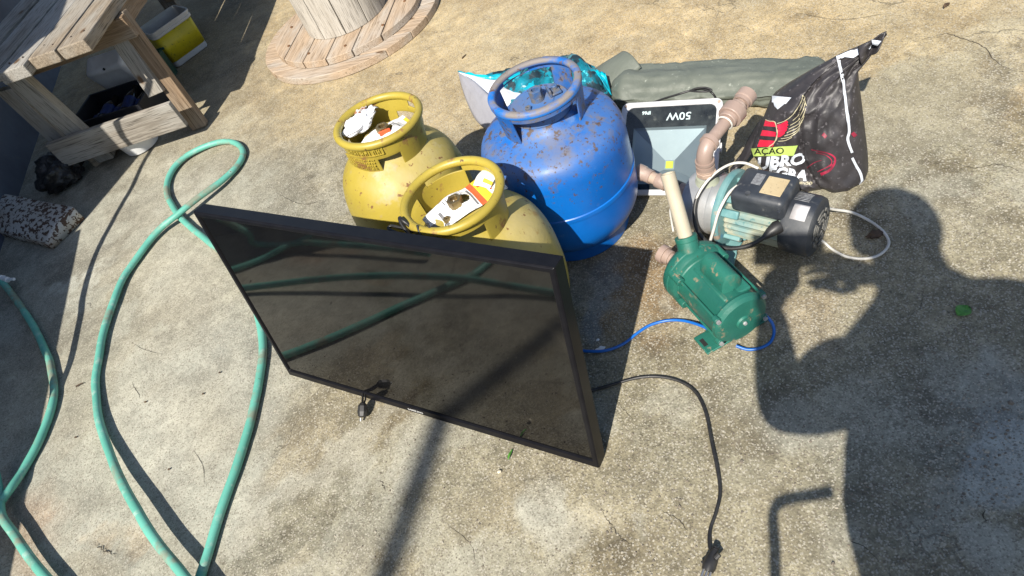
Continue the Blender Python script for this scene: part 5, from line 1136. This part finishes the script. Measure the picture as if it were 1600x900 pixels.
lump('dry_leaf', G(1367,366,.004), (.016,.010,.005), 7.7, m_dleaf, 'crumbled dark brown dry leaf inside the white cable loop', 'leaf', .6, 18)
lump('pebble', G(780,737,.003), (.005,.004,.003), 1.7, m_peb, 'small pale yellow pebble below the television bottom edge', 'pebble', .3, 14)
lump('paint_flake', G(938,545,.0015), (.011,.006,.0022), 3.1, m_white, 'torn white flake lying by the blue cable', 'flake', .6, 16)
lump('paint_flake', G(934,531,.0012), (.004,.003,.002), 5.3, m_white, 'tiny white crumb just above the torn white flake', 'flake', .6, 12)
def twig(label, a, b, r):
    mb = MB(); p, q = G(*a, .003), G(*b, .003); mb.tube([p, p.lerp(q,.4)+Vector((.002,.001,.001)), q], [r, r*.8, r*.5], 6); o = mb.build('twig', m_dleaf, None); tag(o, label, 'twig')
twig('small dark twig inside the hose loop near its left strand', (119,604), (130,598), .0028)
twig('thin dark twig above the back yellow cylinder', (722,91), (728,85), .0028)
for i, (a, b) in enumerate([((317,615),(320,622)), ((343,582),(346,585)), ((118,683),(121,685)), ((264,733),(266,735)), ((227,628),(229,631))]):
    p = G(*a, .002); lump('crumb', p, (.004,.0026,.0022), 11.1+i, m_dleaf, ['dark speck of dirt right of centre in the hose loop','dark crumb high inside the hose loop','dark crumb left of the big hose loop','dark crumb low inside the hose loop','dark crumb just right of the loop left strand'][i], 'crumb', .5, 10)

# ------------------------------------------------------------------ unseen pole, placed from the shadow stripe it casts across the yard
pt = G(640, 790); pb_ = Vector((pt.x, pt.y, 0))-Vector((.5209,.7545,0))*4.2
t = thing('unseen_post', 'grey steel post standing unseen behind the photographer', 'post', (pb_.x, pb_.y, 0))
mb = MB(); mb.lathe([(.034,0),(.034,4.93),(0,4.94)], 20); mb.build('post', m_tin, t, world=False)
mb = MB(); mb.lathe([(0,.012),(.075,.012),(.08,0)], 20); mb.build('base_plate', m_tin, t, world=False)

# ------------------------------------------------------------------ the photographer, holding the phone the picture is taken with
def person():
    t = thing('person', 'person in grey shirt and dark shorts holding a phone up with both hands', 'person', (.17,-.3,0))
    V = [];Eg = [];Rr = []
    def v(p, r, par=None):
        V.append(Vector(p)); Rr.append(r if isinstance(r, tuple) else (r, r))
        if par is not None: Eg.append((par, len(V)-1))
        return len(V)-1
    pel = v((.13,-.30,.84), (.27,.14)); ab = v((.13,-.275,1.0), (.255,.14), pel); ch = v((.12,-.265,1.14), (.20,.12), ab); nb_ = v((.11,-.26,1.28), (.075,.07), ch); nk = v((.10,-.235,1.36), (.058,.058), nb_)
    for s, shx, el, ha in ((-1, (-.03,-.26,1.22), (-.15,-.115,1.045), (-.135,-.05,1.26)), (1, (.27,-.275,1.21), (.42,-.24,1.03), (.075,-.115,1.295))):
        sh = v(shx, .08, nb_); up = v(Vector(shx).lerp(Vector(el), .5), .098 if s < 0 else .085, sh); e = v(el, .078 if s < 0 else .07, up); fo = v(Vector(el).lerp(Vector(ha), .45), .05, e); w = v(ha, .03, fo)
    for s in (-1, 1):
        hip = v((.06+s*.095,-.37,.78), (.09,.095), pel); kn = v((.08+s*.10,-.34,.46), .06, hip); cf = v((.08+s*.10,-.37,.30), .058, kn); an = v((.08+s*.10,-.39,.08), .038, cf); to = v((.08+s*.115,-.26,.03), (.042,.028), an); v((.08+s*.12,-.19,.022), (.036,.02), to)
    hd_ = v((.095,-.20,1.46), (.08,.088), nk); v((.085,-.175,1.53), (.078,.085), hd_)
    me = bpy.data.meshes.new('body'); me.from_pydata([tuple(q-Vector((.17,-.3,0))) for q in V], Eg, []); o = bpy.data.objects.new('body', me); COL.objects.link(o); o.parent = t
    md = o.modifiers.new('skin', 'SKIN'); me.skin_vertices.new() if not me.skin_vertices else None
    for i, sv in enumerate(me.skin_vertices[0].data): sv.radius = Rr[i]; sv.use_root = (i == 0)
    sb = o.modifiers.new('sub', 'SUBSURF'); sb.levels = 2; sb.render_levels = 2
    bpy.context.view_layer.update(); ev = bpy.data.meshes.new_from_object(o.evaluated_get(bpy.context.evaluated_depsgraph_get())); o.modifiers.clear(); o.data = ev; ev.name = 'body'
    ev.materials.clear(); [ev.materials.append(q) for q in (m_skin, m_shirt, m_short)]; ev.shade_smooth()
    for p in ev.polygons:
        c = p.center+Vector((.17,-.3,0)); arm = c.y > -.17 and c.z > .95
        p.material_index = 2 if .5 < c.z < .9 else 1 if (.9 <= c.z < 1.345 and not arm) else 0
    # hands: a palm and five bent fingers each, closed on the phone's ends
    for s, w, tgt in ((-1, Vector((-.135,-.05,1.26)), Vector((-.122,-.045,1.315))), (1, Vector((.075,-.115,1.295)), Vector((.0,-.065,1.322)))):
        fwd = (tgt-w).normalized(); side = fwd.cross(Vector((0,.69,-.72))).normalized(); nrm = side.cross(fwd); mb = MB()
        mb.tube([w, w+fwd*.02, w+fwd*.055, w+fwd*.078], [.024,.03,.033,.026], 12); inn = Vector((-s,0,0))
        for k in range(4):
            b = w+fwd*.07+side*(k-1.5)*.019; ln = (.062,.07,.066,.052)[k]; mb.tube([b, b+fwd*ln*.45+nrm*-.004, b+fwd*ln*.75+inn*.014-nrm*.010, b+fwd*ln*.8+inn*.032-nrm*.014], [.0095,.009,.0083,.0068], 8)
        b = w+fwd*.03+side*.030*s; mb.tube([b, b+fwd*.028+side*.016*s, b+fwd*.05+inn*.020+nrm*.012, b+fwd*.058+inn*.036+nrm*.014], [.0125,.011,.0098,.0075], 8)
        mb.build('hand', m_skin, t)
    # face and hair
    hc = Vector((.085,-.178,1.505)); fdir = Vector((-.06,.8,-.6)).normalized()
    mb = MB()
    def hair(u, v_):
        a = u*2*math.pi; b = v_*math.pi*.56; q = Vector((math.sin(b)*math.cos(a), math.sin(b)*math.sin(a), math.cos(b))); return hc+Vector((q.x*.096, q.y*.105-.012, q.z*.102+.012))*(1+.03*mnoise.noise(q*5))
    mb.grid(hair, 32, 14, wrap=True); mb.build('hair', m_hair, t, angle=80)
    rt = fdir.cross(Vector((0,0,1))).normalized(); upf = rt.cross(fdir)
    for s in (-1, 1):
        e = hc+fdir*.084+rt*.031*s+upf*.004; mb = MB(); mb.tube([e-fdir*.006, e, e+fdir*.005], [.011,.011,.005], 12); mb.build('eye', M('eye_white', (.6,.58,.55), .3) if 'eye_white' not in bpy.data.materials else bpy.data.materials['eye_white'], t)
        e2 = hc+rt*.086*s-fdir*.005; mb = MB(); mb.tube([e2+upf*.028, e2+upf*.012+rt*.012*s, e2-upf*.012+rt*.010*s, e2-upf*.028], [.007,.012,.010,.006], 8); mb.build('ear', m_skin, t)
    e = hc+fdir*.090-upf*.018; mb = MB(); mb.tube([e+upf*.03-fdir*.006, e+upf*.01+fdir*.008, e+fdir*.018-upf*.004, e-upf*.012+fdir*.006], [.007,.009,.012,.008], 10); mb.build('nose', m_skin, t)
    e = hc+fdir*.088-upf*.052; mb = MB(); mb.tube([e-rt*.024, e+fdir*.005, e+rt*.024], [.003,.006,.003], 8); mb.build('mouth', M('lip', (.32,.13,.11), .5), t)
    # phone behind its own lens
    R3 = m.to_3x3(); pm = m.copy() @ Matrix.Translation((.0,.0,.012)); ph = thing('phone', 'black phone held level in both hands of the person', 'phone', pm)
    MB().box((-.150,-.066,.0), (.022,.012,.009)).build('phone_body', m_frame, ph, world=False, bevel=.003)
    mb = MB(); mb.add([(-.146,-.063,.0092),(.018,-.063,.0092),(.018,.009,.0092),(-.146,.009,.0092)], [(0,1,2,3)]); mb.build('phone_screen', m_scr, ph, world=False, smooth=False)
    # unseen loop added beside the hip to cast the hooked shadow
    st = [G(px, py)+SD*h_ for px, py, h_ in ((1300,770,.92),(1270,774,.92),(1240,778,.92),(1218,785,.91),(1208,800,.89),(1207,825,.86),(1209,860,.82),(1212,910,.78),(1225,960,.74))]
    stp = thing('unseen_loop', 'unseen dark loop at the person hip that casts the hooked shadow', 'shadow_loop', st[0]); cable('shadow_loop', None, None, st, .010, m_short, 8, 8, stp)
person()
